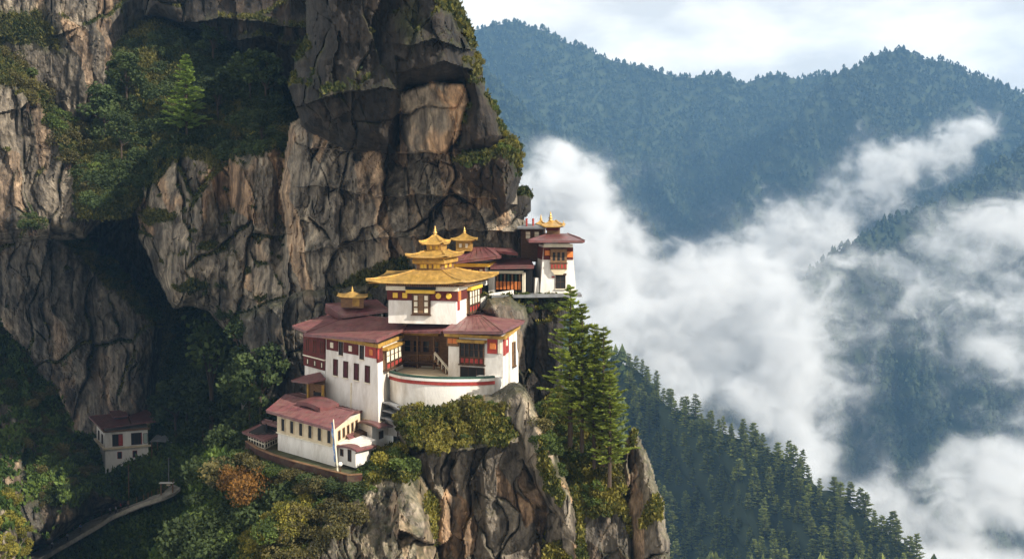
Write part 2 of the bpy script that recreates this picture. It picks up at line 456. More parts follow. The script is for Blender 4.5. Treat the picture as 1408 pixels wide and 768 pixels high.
T, B_, L_ = -24, 930, -170
cliff = Relief("cliff", (L_, T, 760, 800), 1.5, [
    # far recess behind everything
    dict(poly=[(L_ - 90, T - 90), (600, T - 90), (600, 1000), (L_ - 90, 1000)], plane=(300, 384, 272, 0, 0), R=10, bulge=1, pal='gray', stain=0.1, top_moss=0.7,
         mossy=[([(190, 30), (430, 30), (430, 260), (150, 260)], 20, 1.0), ([(200, 380), (420, 380), (420, 700), (190, 700)], 20, 1.0)]),
    # banded dark rock above the wooded shelf
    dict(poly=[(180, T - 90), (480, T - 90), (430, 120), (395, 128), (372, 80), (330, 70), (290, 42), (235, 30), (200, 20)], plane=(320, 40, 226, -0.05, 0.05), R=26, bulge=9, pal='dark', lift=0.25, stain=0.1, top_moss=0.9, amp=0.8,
         ledges=[([(240, 30), (300, 26), (420, 40)], 6, 14), ([(295, 62), (360, 52), (420, 66)], 5, 10)]),
    # upper left wall
    dict(poly=[(L_ - 90, T - 90), (150, T - 90), (165, 0), (178, 60), (182, 110), (172, 150), (140, 185), (90, 190), (60, 150), (L_ - 90, 130)], plane=(80, 60, 236, -0.03, -0.02), R=40, bulge=14, pal='tan', lift=-0.05, stain=0.06, rust=0.35, top_moss=0.9, amp=1.1,
         mossy=[([(0, 20), (60, 20), (90, 70), (40, 60), (0, 60)], 14, 0.9)]),
    # wooded shelf
    dict(poly=[(150, 60), (210, 30), (300, 60), (360, 95), (400, 150), (430, 200), (420, 250), (320, 235), (240, 215), (180, 300), (110, 300), (90, 200), (150, 150)], plane=(260, 200, 211, 0.0, -0.17), R=30, bulge=6, pal='soil', moss=1.0, amp=0.6, crack=0.3),
    # left buttress, grass on top
    dict(poly=[(L_ - 90, 60), (5, 65), (35, 90), (66, 130), (100, 170), (128, 215), (145, 262), (140, 300), (118, 330), (60, 330), (L_ - 90, 350)], plane=(60, 200, 203, 0.05, -0.02), R=40, bulge=14, pal='tan', lift=-0.12, top_moss=1.0, amp=1.1, stain=0.05, rust=0.3,
         mossy=[([(L_, 75), (10, 75), (40, 100), (75, 135), (60, 150), (30, 120), (L_, 130)], 12, 1.0), ([(60, 120), (140, 250), (125, 270), (60, 170)], 10, 0.95)]),
    # big sloping left wall
    dict(poly=[(L_ - 90, 280), (40, 275), (70, 285), (110, 325), (150, 365), (200, 410), (222, 445), (216, 500), (212, 580), (120, 640), (L_ - 90, 660)], plane=(110, 440, 246, -0.03, 0.03), R=36, bulge=13, pal='gray', lift=0.12, top_moss=1.0, amp=1.15, stain=0.06, rust=0.3,
         mossy=[([(20, 275), (70, 280), (120, 325), (215, 425), (215, 445), (150, 395), (80, 320), (20, 310)], 9, 1.0)]),
    # middle pillar in sun and shade
    dict(poly=[(178, 262), (205, 222), (250, 196), (290, 208), (320, 196), (380, 185), (430, 205), (455, 260), (450, 330), (430, 420), (418, 560), (380, 580), (352, 520), (330, 470), (285, 430), (240, 420), (216, 380), (196, 330)], plane=(310, 330, 190, -0.06, -0.02), R=34, bulge=14, pal='tan', lift=0.12, stain=0.02, rust=0.5, top_moss=0.9, amp=1.25,
         mossy=[([(170, 265), (205, 215), (255, 190), (300, 200), (300, 225), (250, 215), (200, 260)], 9, 1.0), ([(300, 190), (380, 175), (430, 205), (430, 225), (370, 200), (310, 212)], 8, 1.0), ([(185, 290), (240, 296), (235, 306), (190, 306)], 5, 0.9), ([(240, 392), (310, 385), (310, 398), (250, 402)], 5, 0.8)],
         dents=[(310, 250, (14, 60), 6), (300, 330, (26, 14), 5), (385, 300, (10, 70), 5)]),
    # dark gully wall right of the pillar base
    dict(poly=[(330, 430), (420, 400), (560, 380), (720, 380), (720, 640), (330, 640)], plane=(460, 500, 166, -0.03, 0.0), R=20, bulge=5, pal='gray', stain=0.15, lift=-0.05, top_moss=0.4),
    # headwall, lower light faces
    dict(poly=[(388, 250), (400, 170), (440, 140), (560, 190), (690, 185), (712, 205), (716, 245), (714, 288), (724, 318), (732, 390), (705, 440), (500, 480), (398, 470), (392, 380)], plane=(560, 300, 165, -0.045, 0.0), R=26, bulge=9, pal='tan', lift=0.02, stain=0.0, rust=0.35, top_moss=0.15, amp=1.0, crack=1.2,
         ledges=[([(440, 205), (540, 208), (640, 212)], 4, 26), ([(430, 255), (520, 270), (640, 268), (706, 280)], 4.5, 22), ([(430, 345), (520, 330), (640, 315), (700, 318)], 4.5, 24)],
         mossy=[([(425, 425), (450, 398), (510, 368), (560, 352), (570, 372), (520, 405), (450, 440)], 9, 0.75)]),
    # headwall, dark overhanging upper part
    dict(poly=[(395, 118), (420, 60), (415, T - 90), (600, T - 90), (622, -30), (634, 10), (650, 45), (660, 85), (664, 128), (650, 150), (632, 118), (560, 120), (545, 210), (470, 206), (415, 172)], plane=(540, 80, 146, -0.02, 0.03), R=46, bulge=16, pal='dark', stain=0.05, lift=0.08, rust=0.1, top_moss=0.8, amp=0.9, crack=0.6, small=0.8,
         ledges=[([(400, 150), (470, 128), (540, 120)], 5, 30), ([(560, 60), (600, 52), (640, 70)], 2.5, 14), ([(560, 95), (610, 84), (650, 100)], 3, 14)],
         mossy=[([(590, -60), (640, 20), (662, 95), (648, 70), (610, 5)], 7, 0.95), ([(540, 20), (575, 0), (580, 40), (560, 60)], 10, 0.5)]),
    # pale face under the overhang, and the dark nose beside it
    dict(poly=[(545, 128), (590, 112), (640, 118), (646, 140), (630, 190), (612, 212), (552, 210)], plane=(600, 165, 152.5, -0.03, 0.03), R=6, bulge=1.5, pal='tan', lift=0.22, stain=-0.04, rust=0.5, amp=0.35, crack=0.8, top_moss=0.0),
    dict(poly=[(640, 96), (664, 98), (672, 135), (684, 165), (692, 185), (676, 205), (652, 210), (630, 205), (632, 180), (646, 140)], plane=(660, 160, 147, -0.02, 0.03), R=22, bulge=9, pal='dark', lift=0.1, amp=0.5, crack=0.5, top_moss=0.8,
         mossy=[([(674, 130), (690, 150), (694, 185), (682, 175)], 6, 0.9)]),
    dict(poly=[(622, 222), (650, 205), (684, 190), (704, 186), (718, 205), (717, 245), (706, 285), (690, 300), (668, 268), (640, 250)], plane=(675, 240, 149, -0.02, 0.03), R=26, bulge=11, pal='dark', lift=0.3, amp=0.7, top_moss=1.0, stain=-0.05,
         mossy=[([(680, 186), (706, 182), (720, 205), (718, 238), (704, 215), (688, 205)], 6, 1.0), ([(622, 205), (665, 200), (668, 222), (635, 228)], 6, 0.9)]),
    dict(poly=[(684, 300), (688, 272), (708, 264), (718, 260), (730, 264), (734, 276), (730, 292), (718, 304), (706, 312), (690, 318)], plane=(720, 280, 159, 0.05, 0), R=12, bulge=5, pal='dark', lift=0.35, amp=0.3, top_moss=1.0, mossy=[([(706, 270), (712, 258), (735, 262), (734, 278), (722, 270)], 4, 1.0)]),
], seed=4, warp=4.0)

slope = Relief("hillside", (L_, 380, 480, B_), 1.5, [
    # gully floor with the path
    dict(poly=[(60, 600), (190, 590), (270, 600), (360, 640), (480, 660), (600, 1000), (L_ - 90, 1000), (L_ - 90, 700)], plane=(200, 690, 221.3, -0.02, -0.24), R=24, bulge=5, pal='soil', moss=1.0, amp=0.5, crack=0.2),
    dict(poly=[(205, 600), (215, 560), (300, 520), (420, 560), (480, 600), (480, 700), (300, 700)], plane=(300, 620, 225, -0.12, -0.25), R=24, bulge=6, pal='soil', moss=1.0, amp=0.7, crack=0.3),
    # lower left slope
    dict(poly=[(L_ - 90, 400), (-10, 430), (25, 470), (60, 520), (84, 552), (102, 590), (114, 622), (136, 652), (168, 672), (174, 690), (130, 705), (80, 735), (30, 760), (L_ - 90, 1000)], plane=(60, 620, 205, 0.10, -0.16), R=44, bulge=16, pal='gray', lift=0.1, amp=1.1, top_moss=1.0, stain=0.0,
         mossy=[([(L_, 430), (0, 440), (60, 525), (130, 590), (175, 650), (60, 640), (40, 570), (0, 540), (L_, 520)], 14, 0.95), ([(30, 620), (150, 640), (110, 700), (40, 690)], 14, 0.8)]),
    # wooded slope under the terrace
    dict(poly=[(266, 640), (300, 610), (345, 628), (420, 655), (480, 660), (480, 1000), (120, 1000), (180, 800), (225, 752), (258, 706)], plane=(340, 660, 125, -0.06, -0.10), R=30, bulge=9, pal='soil', moss=1.0, amp=0.5, crack=0.3),
    # bright corner
    dict(poly=[(L_ - 90, 655), (-6, 662), (18, 690), (34, 730), (40, 775), (40, 1000), (L_ - 90, 1000)], plane=(0, 730, 140, 0.05, -0.05), R=26, bulge=9, pal='tan', lift=0.1, amp=0.6, top_moss=1.0),
], seed=9, warp=5.0)

spur = Relief("rock_spur", (300, 380, 950, B_), 1.5, [
    # dark rock under the tower and between the buildings
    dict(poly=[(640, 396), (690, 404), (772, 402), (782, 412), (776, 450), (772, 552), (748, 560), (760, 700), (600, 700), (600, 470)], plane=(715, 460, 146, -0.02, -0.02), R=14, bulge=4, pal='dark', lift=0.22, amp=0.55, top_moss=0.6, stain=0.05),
    # pale boulder behind the red hip roof
    dict(poly=[(664, 424), (672, 411), (700, 409), (724, 420), (726, 436), (716, 470), (712, 520), (690, 520), (680, 450)], plane=(700, 430, 139, 0.05, -0.02), R=13, bulge=6, pal='gray', lift=0.2, amp=0.25, crack=0.4),
    # ledge with the pines
    dict(poly=[(735, 560), (765, 535), (800, 548), (840, 585), (866, 640), (872, 668), (850, 700), (815, 720), (800, 1000), (730, 1000), (730, 640)], plane=(800, 640, 121, -0.01, -0.06), R=24, bulge=8, pal='soil', moss=1.0, amp=0.4, crack=0.3),
    # hill and rocks under the terrace
    dict(poly=[(330, 730), (385, 690), (440, 664), (480, 650), (520, 612), (552, 606), (580, 640), (600, 690), (606, 1000), (260, 1000)], plane=(480, 700, 111, -0.02, -0.10), R=40, bulge=14, pal="tan", lift=0.10, amp=0.9, top_moss=0.5, stain=0.0,
         mossy=[([(300, 740), (440, 655), (520, 605), (560, 605), (590, 650), (552, 662), (515, 660), (480, 680), (440, 712), (400, 770), (300, 800)], 8, 1.0), ([(600, 650), (612, 690), (600, 768), (585, 700)], 6, 0.9)]),
    # main spur under the white wall
    dict(poly=[(535, 572), (560, 552), (600, 560), (640, 545), (676, 538), (700, 524), (714, 526), (724, 542), (745, 580), (775, 640), (796, 700), (806, 770), (812, 1000), (585, 1000), (592, 690), (560, 620)], plane=(670, 620, 119, -0.015, -0.03), R=20, bulge=9, pal='tan', lift=0.10, amp=0.75, top_moss=0.35, stain=-0.02, crack=0.9, rust=0.5,
         mossy=[([(535, 575), (560, 552), (640, 545), (690, 560), (710, 600), (690, 615), (640, 610), (600, 625), (570, 620)], 9, 0.95)],
         ledges=[([(560, 612), (620, 620), (700, 606)], 4.0, 26)], dents=[(655, 690, (10, 60), 4)]),
    # sunlit edge of the spur right of the white building
    dict(poly=[(664, 556), (690, 542), (704, 528), (716, 530), (728, 546), (744, 575), (768, 630), (790, 690), (780, 720), (750, 690), (722, 640), (700, 590), (676, 566)], plane=(712, 560, 117.5, -0.06, -0.035), R=16, bulge=5, pal='tan', lift=0.14, amp=0.3, small=1.6, top_moss=0.5, stain=-0.03, rust=0.6,
         mossy=[([(664, 548), (700, 555), (690, 585), (660, 570)], 8, 0.8), ([(745, 600), (760, 640), (770, 690), (750, 680), (735, 640)], 5, 0.8)]),
    # right pinnacle: a sheer block with a grassy top and a taller leaning blade beside it
    dict(poly=[(798, 706), (812, 692), (834, 690), (856, 684), (866, 700), (872, 760), (880, 1000), (790, 1000)], plane=(840, 720, 116.5, 0.0, -0.02), R=10, bulge=4, pal='gray', lift=0.12, amp=0.4, top_moss=0.5, stain=0.02, rust=0.3, crack=0.7,
         mossy=[([(800, 684), (860, 676), (866, 700), (840, 708), (806, 714)], 5, 1.0), ([(852, 690), (862, 690), (884, 768), (878, 768)], 3, 0.8)]),
    dict(poly=[(850, 700), (856, 640), (860, 606), (872, 586), (886, 602), (898, 645), (910, 690), (922, 745), (926, 1000), (874, 1000), (868, 760)], plane=(885, 690, 117.5, -0.07, -0.02), R=15, bulge=6, pal='tan', lift=0.0, amp=0.55, top_moss=0.5, stain=0.05, rust=0.4,
         mossy=[([(868, 590), (878, 590), (880, 620), (866, 615)], 4, 0.8), ([(900, 680), (908, 700), (896, 720), (884, 722)], 4, 0.7)]),
], seed=15, warp=3.5)
RELIEFS = [cliff, slope, spur]

def surf(px, py, which=None):
    """distance and moss of the nearest rock surface at a photo column/row"""
    best = np.full(np.shape(px), 1e9); mo = np.zeros(np.shape(px))
    for r in (which or RELIEFS):
        x0, y0, x1, y1 = r.box
        d, m = r.at(px, py)
        ins = (np.asarray(px) >= x0) & (np.asarray(px) <= x1) & (np.asarray(py) >= y0) & (np.asarray(py) <= y1)
        d = np.where(ins, d, 1e9)
        mo = np.where(d < best, m, mo); best = np.minimum(best, d)
    return best, mo

# ------------------------------------------------------------------ far terrain
def terrain_mat(name, a, b_):
    return paint(name, [(p + q) / 2 for p, q in zip(a, b_)], rough=0.95, scale=0.02, var=0.4)
M_HILL = terrain_mat("forest_floor", (0.020, 0.030, 0.012), (0.035, 0.045, 0.018))

class Mountain:
    def __init__(self, name, ridge, base_dD, base_dz, seed, ns=260, nt=90, gully=40.0, gfreq=6.0, drift=0.0, K=1.5):
        rp = np.array(ridge, float)
        s = np.linspace(0, 1, ns)
        seg = np.r_[0, np.cumsum(np.hypot(np.diff(rp[:, 0]), np.diff(rp[:, 1])))]; seg /= seg[-1]
        px, py, D = [np.interp(s, seg, rp[:, k]) for k in range(3)]
        D = D * K; base_dD *= K; base_dz *= K; gully *= K * 1.5; drift *= K
        xx, zz = ray(px, py)
        X0, Y0, Z0 = xx * D, D, zz * D
        Z0 = Z0 + 0.006 * D * fbm(s * 30, s * 0 + seed, 3, seed)
        t = np.r_[np.linspace(-0.35, -0.02, 10), np.linspace(0, 1, nt)]
        SS, TT = np.meshgrid(s, t)
        tp = np.maximum(TT, 0)
        g = fbm(SS * gfreq + 0.5 * fbm(SS * 4, TT * 3, 2, seed + 3), TT * 1.1 + 3, 4, seed + 1)
        g = 1 - 2 * np.abs(g)                                      # ridged: spurs and gullies running downhill
        k = gully * np.minimum(1, tp * 3.0) * (g - 0.4)
        X = X0[None] + drift * tp + 14 * fbm(SS * 18, TT * 9, 3, seed + 5)
        Y = Y0[None] - base_dD * TT * np.where(TT < 0, -1, 1) * np.where(TT < 0, -1, 1) - k
        Z = Z0[None] - base_dz * np.where(TT < 0, -TT * 1.0, tp ** 0.93) + 0.35 * k + 6 * fbm(SS * 40, TT * 20, 3, seed + 6) * np.minimum(1, tp * 8)
        self.X, self.Y, self.Z, self.TT = X, Y, Z, TT
        nr, nc = X.shape
        idx = np.arange(nr * nc).reshape(nr, nc)
        faces = np.stack([idx[:-1, :-1].ravel(), idx[1:, :-1].ravel(), idx[1:, 1:].ravel(), idx[:-1, 1:].ravel()], 1)
        me = np_mesh(name, np.stack([X.ravel(), Y.ravel(), Z.ravel()], 1), faces, M_HILL, smooth=True)
        self.obj = tag(link(name, me), kind="structure")

    def scatter(self, n, seed, tmin=-0.03, tmax=1.0):
        """points spread evenly over the slope"""
        rng = np.random.default_rng(seed)
        A = np.stack([self.X, self.Y, self.Z], -1)
        e1 = A[1:, :-1] - A[:-1, :-1]; e2 = A[:-1, 1:] - A[:-1, :-1]
        ar = np.linalg.norm(np.cross(e1, e2), axis=-1)
        tt = self.TT[:-1, :-1]
        ar = np.where((tt >= tmin) & (tt <= tmax), ar, 0)
        pk = rng.choice(ar.size, n, p=(ar / ar.sum()).ravel())
        i, j = np.unravel_index(pk, ar.shape)
        u, v = rng.random(n)[:, None], rng.random(n)[:, None]
        return A[i, j] + u * e1[i, j] + v * e2[i, j]

m_back = Mountain("mountain", [(150, 70, 2500), (350, 20, 2480), (500, 45, 2450), (560, 60, 2450), (600, 42, 2450), (655, 36, 2420), (700, 30, 2400), (738, 40, 2380), (800, 66, 2350), (870, 88, 2330), (940, 102, 2300), (1000, 108, 2300), (1100, 108, 2320), (1180, 100, 2350), (1300, 110, 2400)], 850, 760, 3, gully=70, gfreq=9)
m_peak = Mountain("mountain", [(1600, 150, 2150), (1500, 140, 2150), (1408, 126, 2130), (1350, 110, 2100), (1290, 84, 2080), (1235, 68, 2060), (1190, 78, 2030), (1140, 112, 1990), (1090, 168, 1930), (1040, 240, 1860), (995, 310, 1780), (960, 400, 1700), (930, 500, 1640)], 700, 680, 7, gully=60, gfreq=10, drift=40)
m_left = Mountain("mountain", [(330, -60, 1950), (460, -10, 1900), (560, 20, 1850), (640, 60, 1820), (690, 120, 1780), (740, 168, 1740), (800, 220, 1680), (850, 265, 1620), (890, 305, 1560), (912, 340, 1500), (930, 400, 1440), (950, 500, 1380)], 420, 520, 12, gully=45, gfreq=8)
m_right = Mountain("mountain", [(1650, 90, 1600), (1520, 150, 1520), (1408, 206, 1460), (1340, 246, 1420), (1260, 290, 1380), (1190, 325, 1340), (1130, 358, 1310), (1060, 420, 1270), (1000, 490, 1240), (960, 580, 1200)], 430, 560, 21, gully=45, gfreq=9)
m_near = Mountain("hillside", [(480, 215, 1050), (600, 310, 960), (700, 385, 900), (760, 430, 860), (820, 478, 810), (880, 526, 760), (940, 560, 715), (1000, 594, 675), (1060, 628, 645), (1120, 662, 620), (1180, 700, 598), (1240, 746, 575), (1300, 800, 555), (1380, 880, 535)], 300, 235, 33, gully=22, gfreq=10, K=1.0)

gme = bpy.data.meshes.new("ground")
gb = bmesh.new()
vs = [gb.verts.new(v) for v in ((-1300, -60, -1200), (3200, -60, -1200), (3200, 4500, -1200), (-1300, 4500, -1200))]
gb.faces.new(vs); gb.to_mesh(gme); gb.free()
gme.materials.append(M_HILL)
tag(link("ground", gme), kind="structure")

# ------------------------------------------------------------------ trees of the far forests
def far_tree_proto(rng, kind):
    """one small tree crown as loose triangles: (faces,3,3) plus a shade per face"""
    tris, sh = [], []
    n = 26
    for _ in range(n):
        h = rng.random() ** 0.8
        if kind == 0:   # pointed
            r = 0.30 * (1 - h) ** 0.8 + 0.03
        else:           # rounded
            r = 0.30 * math.sqrt(max(0.02, 1 - (2 * h - 1.05) ** 2)); 
        a = rng.random() * 6.283
        c = np.array([r * math.cos(a), r * math.sin(a), 0.12 + 0.88 * h])
        out = np.array([math.cos(a), math.sin(a), -0.25])
        sid = np.array([-math.sin(a), math.cos(a), 0])
        w = 0.11 + 0.09 * rng.random()
        t = np.array([c + sid * w - out * 0.05, c - sid * w - out * 0.05, c + out * w * 1.3 + np.array([0, 0, 0.05 * rng.normal()])])
        t2 = np.array([c + sid * w * .8, c - sid * w * .8, c - out * 0.08 + np.array([0, 0, w * 2.0])])
        tris += [t, t2]
        q = rng.random()
        sh += [q, q]
    return np.array(tris), np.array(sh)

def far_forest(pts, hmin, hmax, seed, mat, label):
    rng = np.random.default_rng(seed)
    protos = [far_tree_proto(rng, k % 2) for k in range(8)]
    V, SH = [], []
    pick = rng.integers(0, 8, len(pts))
    for k in range(8):
        p = pts[pick == k]
        if not len(p): continue
        t, sh = protos[k]
        hh = hmin + (hmax - hmin) * rng.random(len(p)) ** 1.4
        wd = hh * (0.9 + 0.5 * rng.random(len(p)))
        rot = rng.random(len(p)) * 6.283
        c, s = np.cos(rot), np.sin(rot)
        x = t[None, :, :, 0] * c[:, None, None] - t[None, :, :, 1] * s[:, None, None]
        y = t[None, :, :, 0] * s[:, None, None] + t[None, :, :, 1] * c[:, None, None]
        v = np.stack([x * wd[:, None, None], y * wd[:, None, None], np.broadcast_to(t[None, :, :, 2], x.shape) * hh[:, None, None]], -1) + p[:, None, None, :] - np.array([0, 0, 1.0])
        V.append(v.reshape(-1, 3))
        tone = rng.random(len(p))[:, None]
        SH.append(np.repeat((0.45 * sh[None] + 0.55 * tone).ravel(), 3))
    V = np.concatenate(V); SH = np.concatenate(SH)
    me = np_mesh("forest", V, np.arange(len(V)).reshape(-1, 3), mat, {"shade": SH})
    return tag(link("forest", me), label, "forest", kind="stuff")

M_FAR = foliage_mat("far_foliage", (0.009, 0.020, 0.009), (0.048, 0.064, 0.022), trans=0.15)
far_forest(m_back.scatter(33000, 1), 11, 19, 101, M_FAR, "hazy blue forest covering the farthest mountain below the cloudy sky")
far_forest(m_peak.scatter(22000, 2), 10, 18, 102, M_FAR, "hazy forest covering the rounded peak on the right of the valley")
far_forest(m_left.scatter(15000, 3), 9, 16, 103, M_FAR, "greenish forest on the spur just beyond the dark cliff edge")
far_forest(m_right.scatter(15000, 4), 10, 17, 104, M_FAR, "dark forest on the nearer right hand spur rising out of the mist")

# ------------------------------------------------------------------ valley mist (a density grid worked out here) and the haze
def mist_grid(name, label, blobs, lo, hi, vox, dens, seed, nscale=140.0, rough=0.62, soft=0.85):
    lo, hi = np.array(lo, float), np.array(hi, float)
    n = np.maximum(8, ((hi - lo) / vox).astype(int) + 1)
    ax = [np.linspace(lo[k], hi[k], n[k]) for k in range(3)]
    X, Y, Z = np.meshgrid(*ax, indexing='ij')
    X, Y, Z = X.astype(np.float32), Y.astype(np.float32), Z.astype(np.float32)
    fld = np.full(X.shape, -9.0, np.float32)
    wpx = [90 * (vnoise3(X / 225 + 9.0 * k, Y / 225, Z / 180, seed + 40 + k) - 0.5) + 60 * (vnoise3(X / 75 + 9.0 * k, Y / 75, Z / 63, seed + 50 + k) - 0.5) for k in range(3)]
    X, Y, Z = X + wpx[0], Y + wpx[1], Z + wpx[2]
    for (px, py, D, r, w) in blobs:
        if D > 830: D = D * 1.5
        c = P(px, py, D); R = 1.12 * r * D / F
        q = np.sqrt(((X - c.x) / R) ** 2 + ((Y - c.y) / (R * 1.15)) ** 2 + ((Z - c.z) / (R * 0.85)) ** 2)
        fld = np.logaddexp(7 * fld, 7 * (1 - q) * w) / 7
    keep = fld > -1.6
    nz = np.zeros(X.shape, np.float32)
    xs, ys, zs = X[keep], Y[keep], Z[keep]
    acc, amp, tot, sc = 0, 1.0, 0, nscale
    for o in range(4):
        acc = acc + amp * (vnoise3(xs / sc + 5.1 * o, ys / sc, zs / (sc * 0.8) + 2.7 * o, seed + o) * 2 - 1)
        tot += amp; amp *= rough; sc *= 0.5
    nz[keep] = acc / tot
    d = np.where(keep, np.clip((fld + 1.5 * nz + 0.9) / 2.2, 0, 1), 0)
    d[:2] = d[-2:] = 0; d[:, :2] = 0; d[:, -2:] = 0; d[:, :, :2] = 0; d[:, :, -2:] = 0
    me = bpy.data.meshes.new(name)
    N = d.size
    me.vertices.add(N)
    a = me.attributes.new("mist_density", 'FLOAT', 'POINT')
    a.data.foreach_set("value", d.ravel().astype(np.float32))
    o = tag(link(name, me), label, "mist", kind="stuff")
    ng = bpy.data.node_groups.new(name, 'GeometryNodeTree')
    ng.interface.new_socket("Geometry", in_out='INPUT', socket_type='NodeSocketGeometry')
    ng.interface.new_socket("Geometry", in_out='OUTPUT', socket_type='NodeSocketGeometry')
    N_ = ng.nodes.new; Lk = ng.links.new
    gi, go = N_("NodeGroupInput"), N_("NodeGroupOutput")
    vc = N_("GeometryNodeVolumeCube")
    vc.inputs["Min"].default_value = lo; vc.inputs["Max"].default_value = hi
    for k, ax_ in enumerate("XYZ"): vc.inputs["Resolution " + ax_].default_value = int(n[k])
    ps = N_("GeometryNodeInputPosition"); sp = N_("ShaderNodeSeparateXYZ"); Lk(ps.outputs[0], sp.inputs[0])
    def mth(op, a_, b_=None):
        m = N_("ShaderNodeMath"); m.operation = op
        for k, v in enumerate((a_, b_)):
            if v is None: continue
            if isinstance(v, (int, float)): m.inputs[k].default_value = v
            else: Lk(v, m.inputs[k])
        return m.outputs[0]
    ids = []
    for k in range(3):
        f = mth('MULTIPLY', mth('SUBTRACT', sp.outputs[k], float(lo[k])), float((n[k] - 1) / (hi[k] - lo[k])))
        ids.append(mth('ROUND', f))
    # integer index arithmetic (floats would lose the low bits)
    def imath(op, a_, b_):
        m = N_("FunctionNodeIntegerMath"); m.operation = op
        for k, v in enumerate((a_, b_)):
            if isinstance(v, int): m.inputs[k].default_value = v
            else: Lk(v, m.inputs[k])
        return m.outputs[0]
    idx = imath('ADD', imath('MULTIPLY', imath('ADD', imath('MULTIPLY', ids[0], int(n[1])), ids[1]), int(n[2])), ids[2])
    na = N_("GeometryNodeInputNamedAttribute"); na.inputs["Name"].default_value = "mist_density"
    si = N_("GeometryNodeSampleIndex"); si.clamp = True
    Lk(gi.outputs[0], si.inputs["Geometry"]); Lk(na.outputs[0], si.inputs["Value"]); Lk(idx, si.inputs["Index"])
    Lk(si.outputs[0], vc.inputs["Density"])
    sm = N_("GeometryNodeSetMaterial"); sm.inputs["Material"].default_value = M_MIST
    Lk(vc.outputs[0], sm.inputs[0]); Lk(sm.outputs[0], go.inputs[0])
    me.materials.append(M_MIST)
    o.modifiers.new("mist", 'NODES').node_group = ng
    return o

M_MIST = bpy.data.materials.new("mist")
M_MIST.use_nodes = True
M_MIST.node_tree.nodes.clear()
_o = M_MIST.node_tree.nodes.new("ShaderNodeOutputMaterial")
_v = M_MIST.node_tree.nodes.new("ShaderNodeVolumePrincipled")
_v.inputs["Color"].default_value = (0.87, 0.875, 0.88, 1)
_v.inputs["Density Attribute"].default_value = ""
_v.inputs["Anisotropy"].default_value = 0.0
_nt = M_MIST.node_tree
_nt.links.new(_v.outputs[0], _o.inputs["Volume"])
def _m(op, a_, b_, clamp=False):
    n = _nt.nodes.new("ShaderNodeMath"); n.operation = op; n.use_clamp = clamp
    for k, v in enumerate((a_, b_)):
        if isinstance(v, (int, float)): n.inputs[k].default_value = v
        else: _nt.links.new(v, n.inputs[k])
    return n.outputs[0]
_at = nd(_nt, "ShaderNodeAttribute", attribute_name="density")
_tc = nd(_nt, "ShaderNodeTexCoord")
_mp = nd(_nt, "ShaderNodeMapping"); _mp.inputs["Scale"].default_value = (0.021, 0.021, 0.025)
_nt.links.new(_tc.outputs["Object"], _mp.inputs["Vector"])
_no = nd(_nt, "ShaderNodeTexNoise", Scale=1.15, Detail=6.0, Roughness=0.68, Distortion=0.8)
_nt.links.new(_mp.outputs["Vector"], _no.inputs["Vector"])
_t = _m('ADD', _m('SUBTRACT', _m('MULTIPLY', _at.outputs["Fac"], 2.2), 0.9), _m('MULTIPLY', _m('SUBTRACT', _no.outputs["Fac"], 0.535), 2.5))
_core = _m('POWER', _m('DIVIDE', _t, 0.95, True), 1.4)
_veil = _m('MULTIPLY', _m('POWER', _m('DIVIDE', _m('ADD', _t, 0.55), 1.3, True), 2.0), 0.15)
_nt.links.new(_m('MULTIPLY', _m('ADD', _core, _veil), 0.040), _v.inputs["Density"])

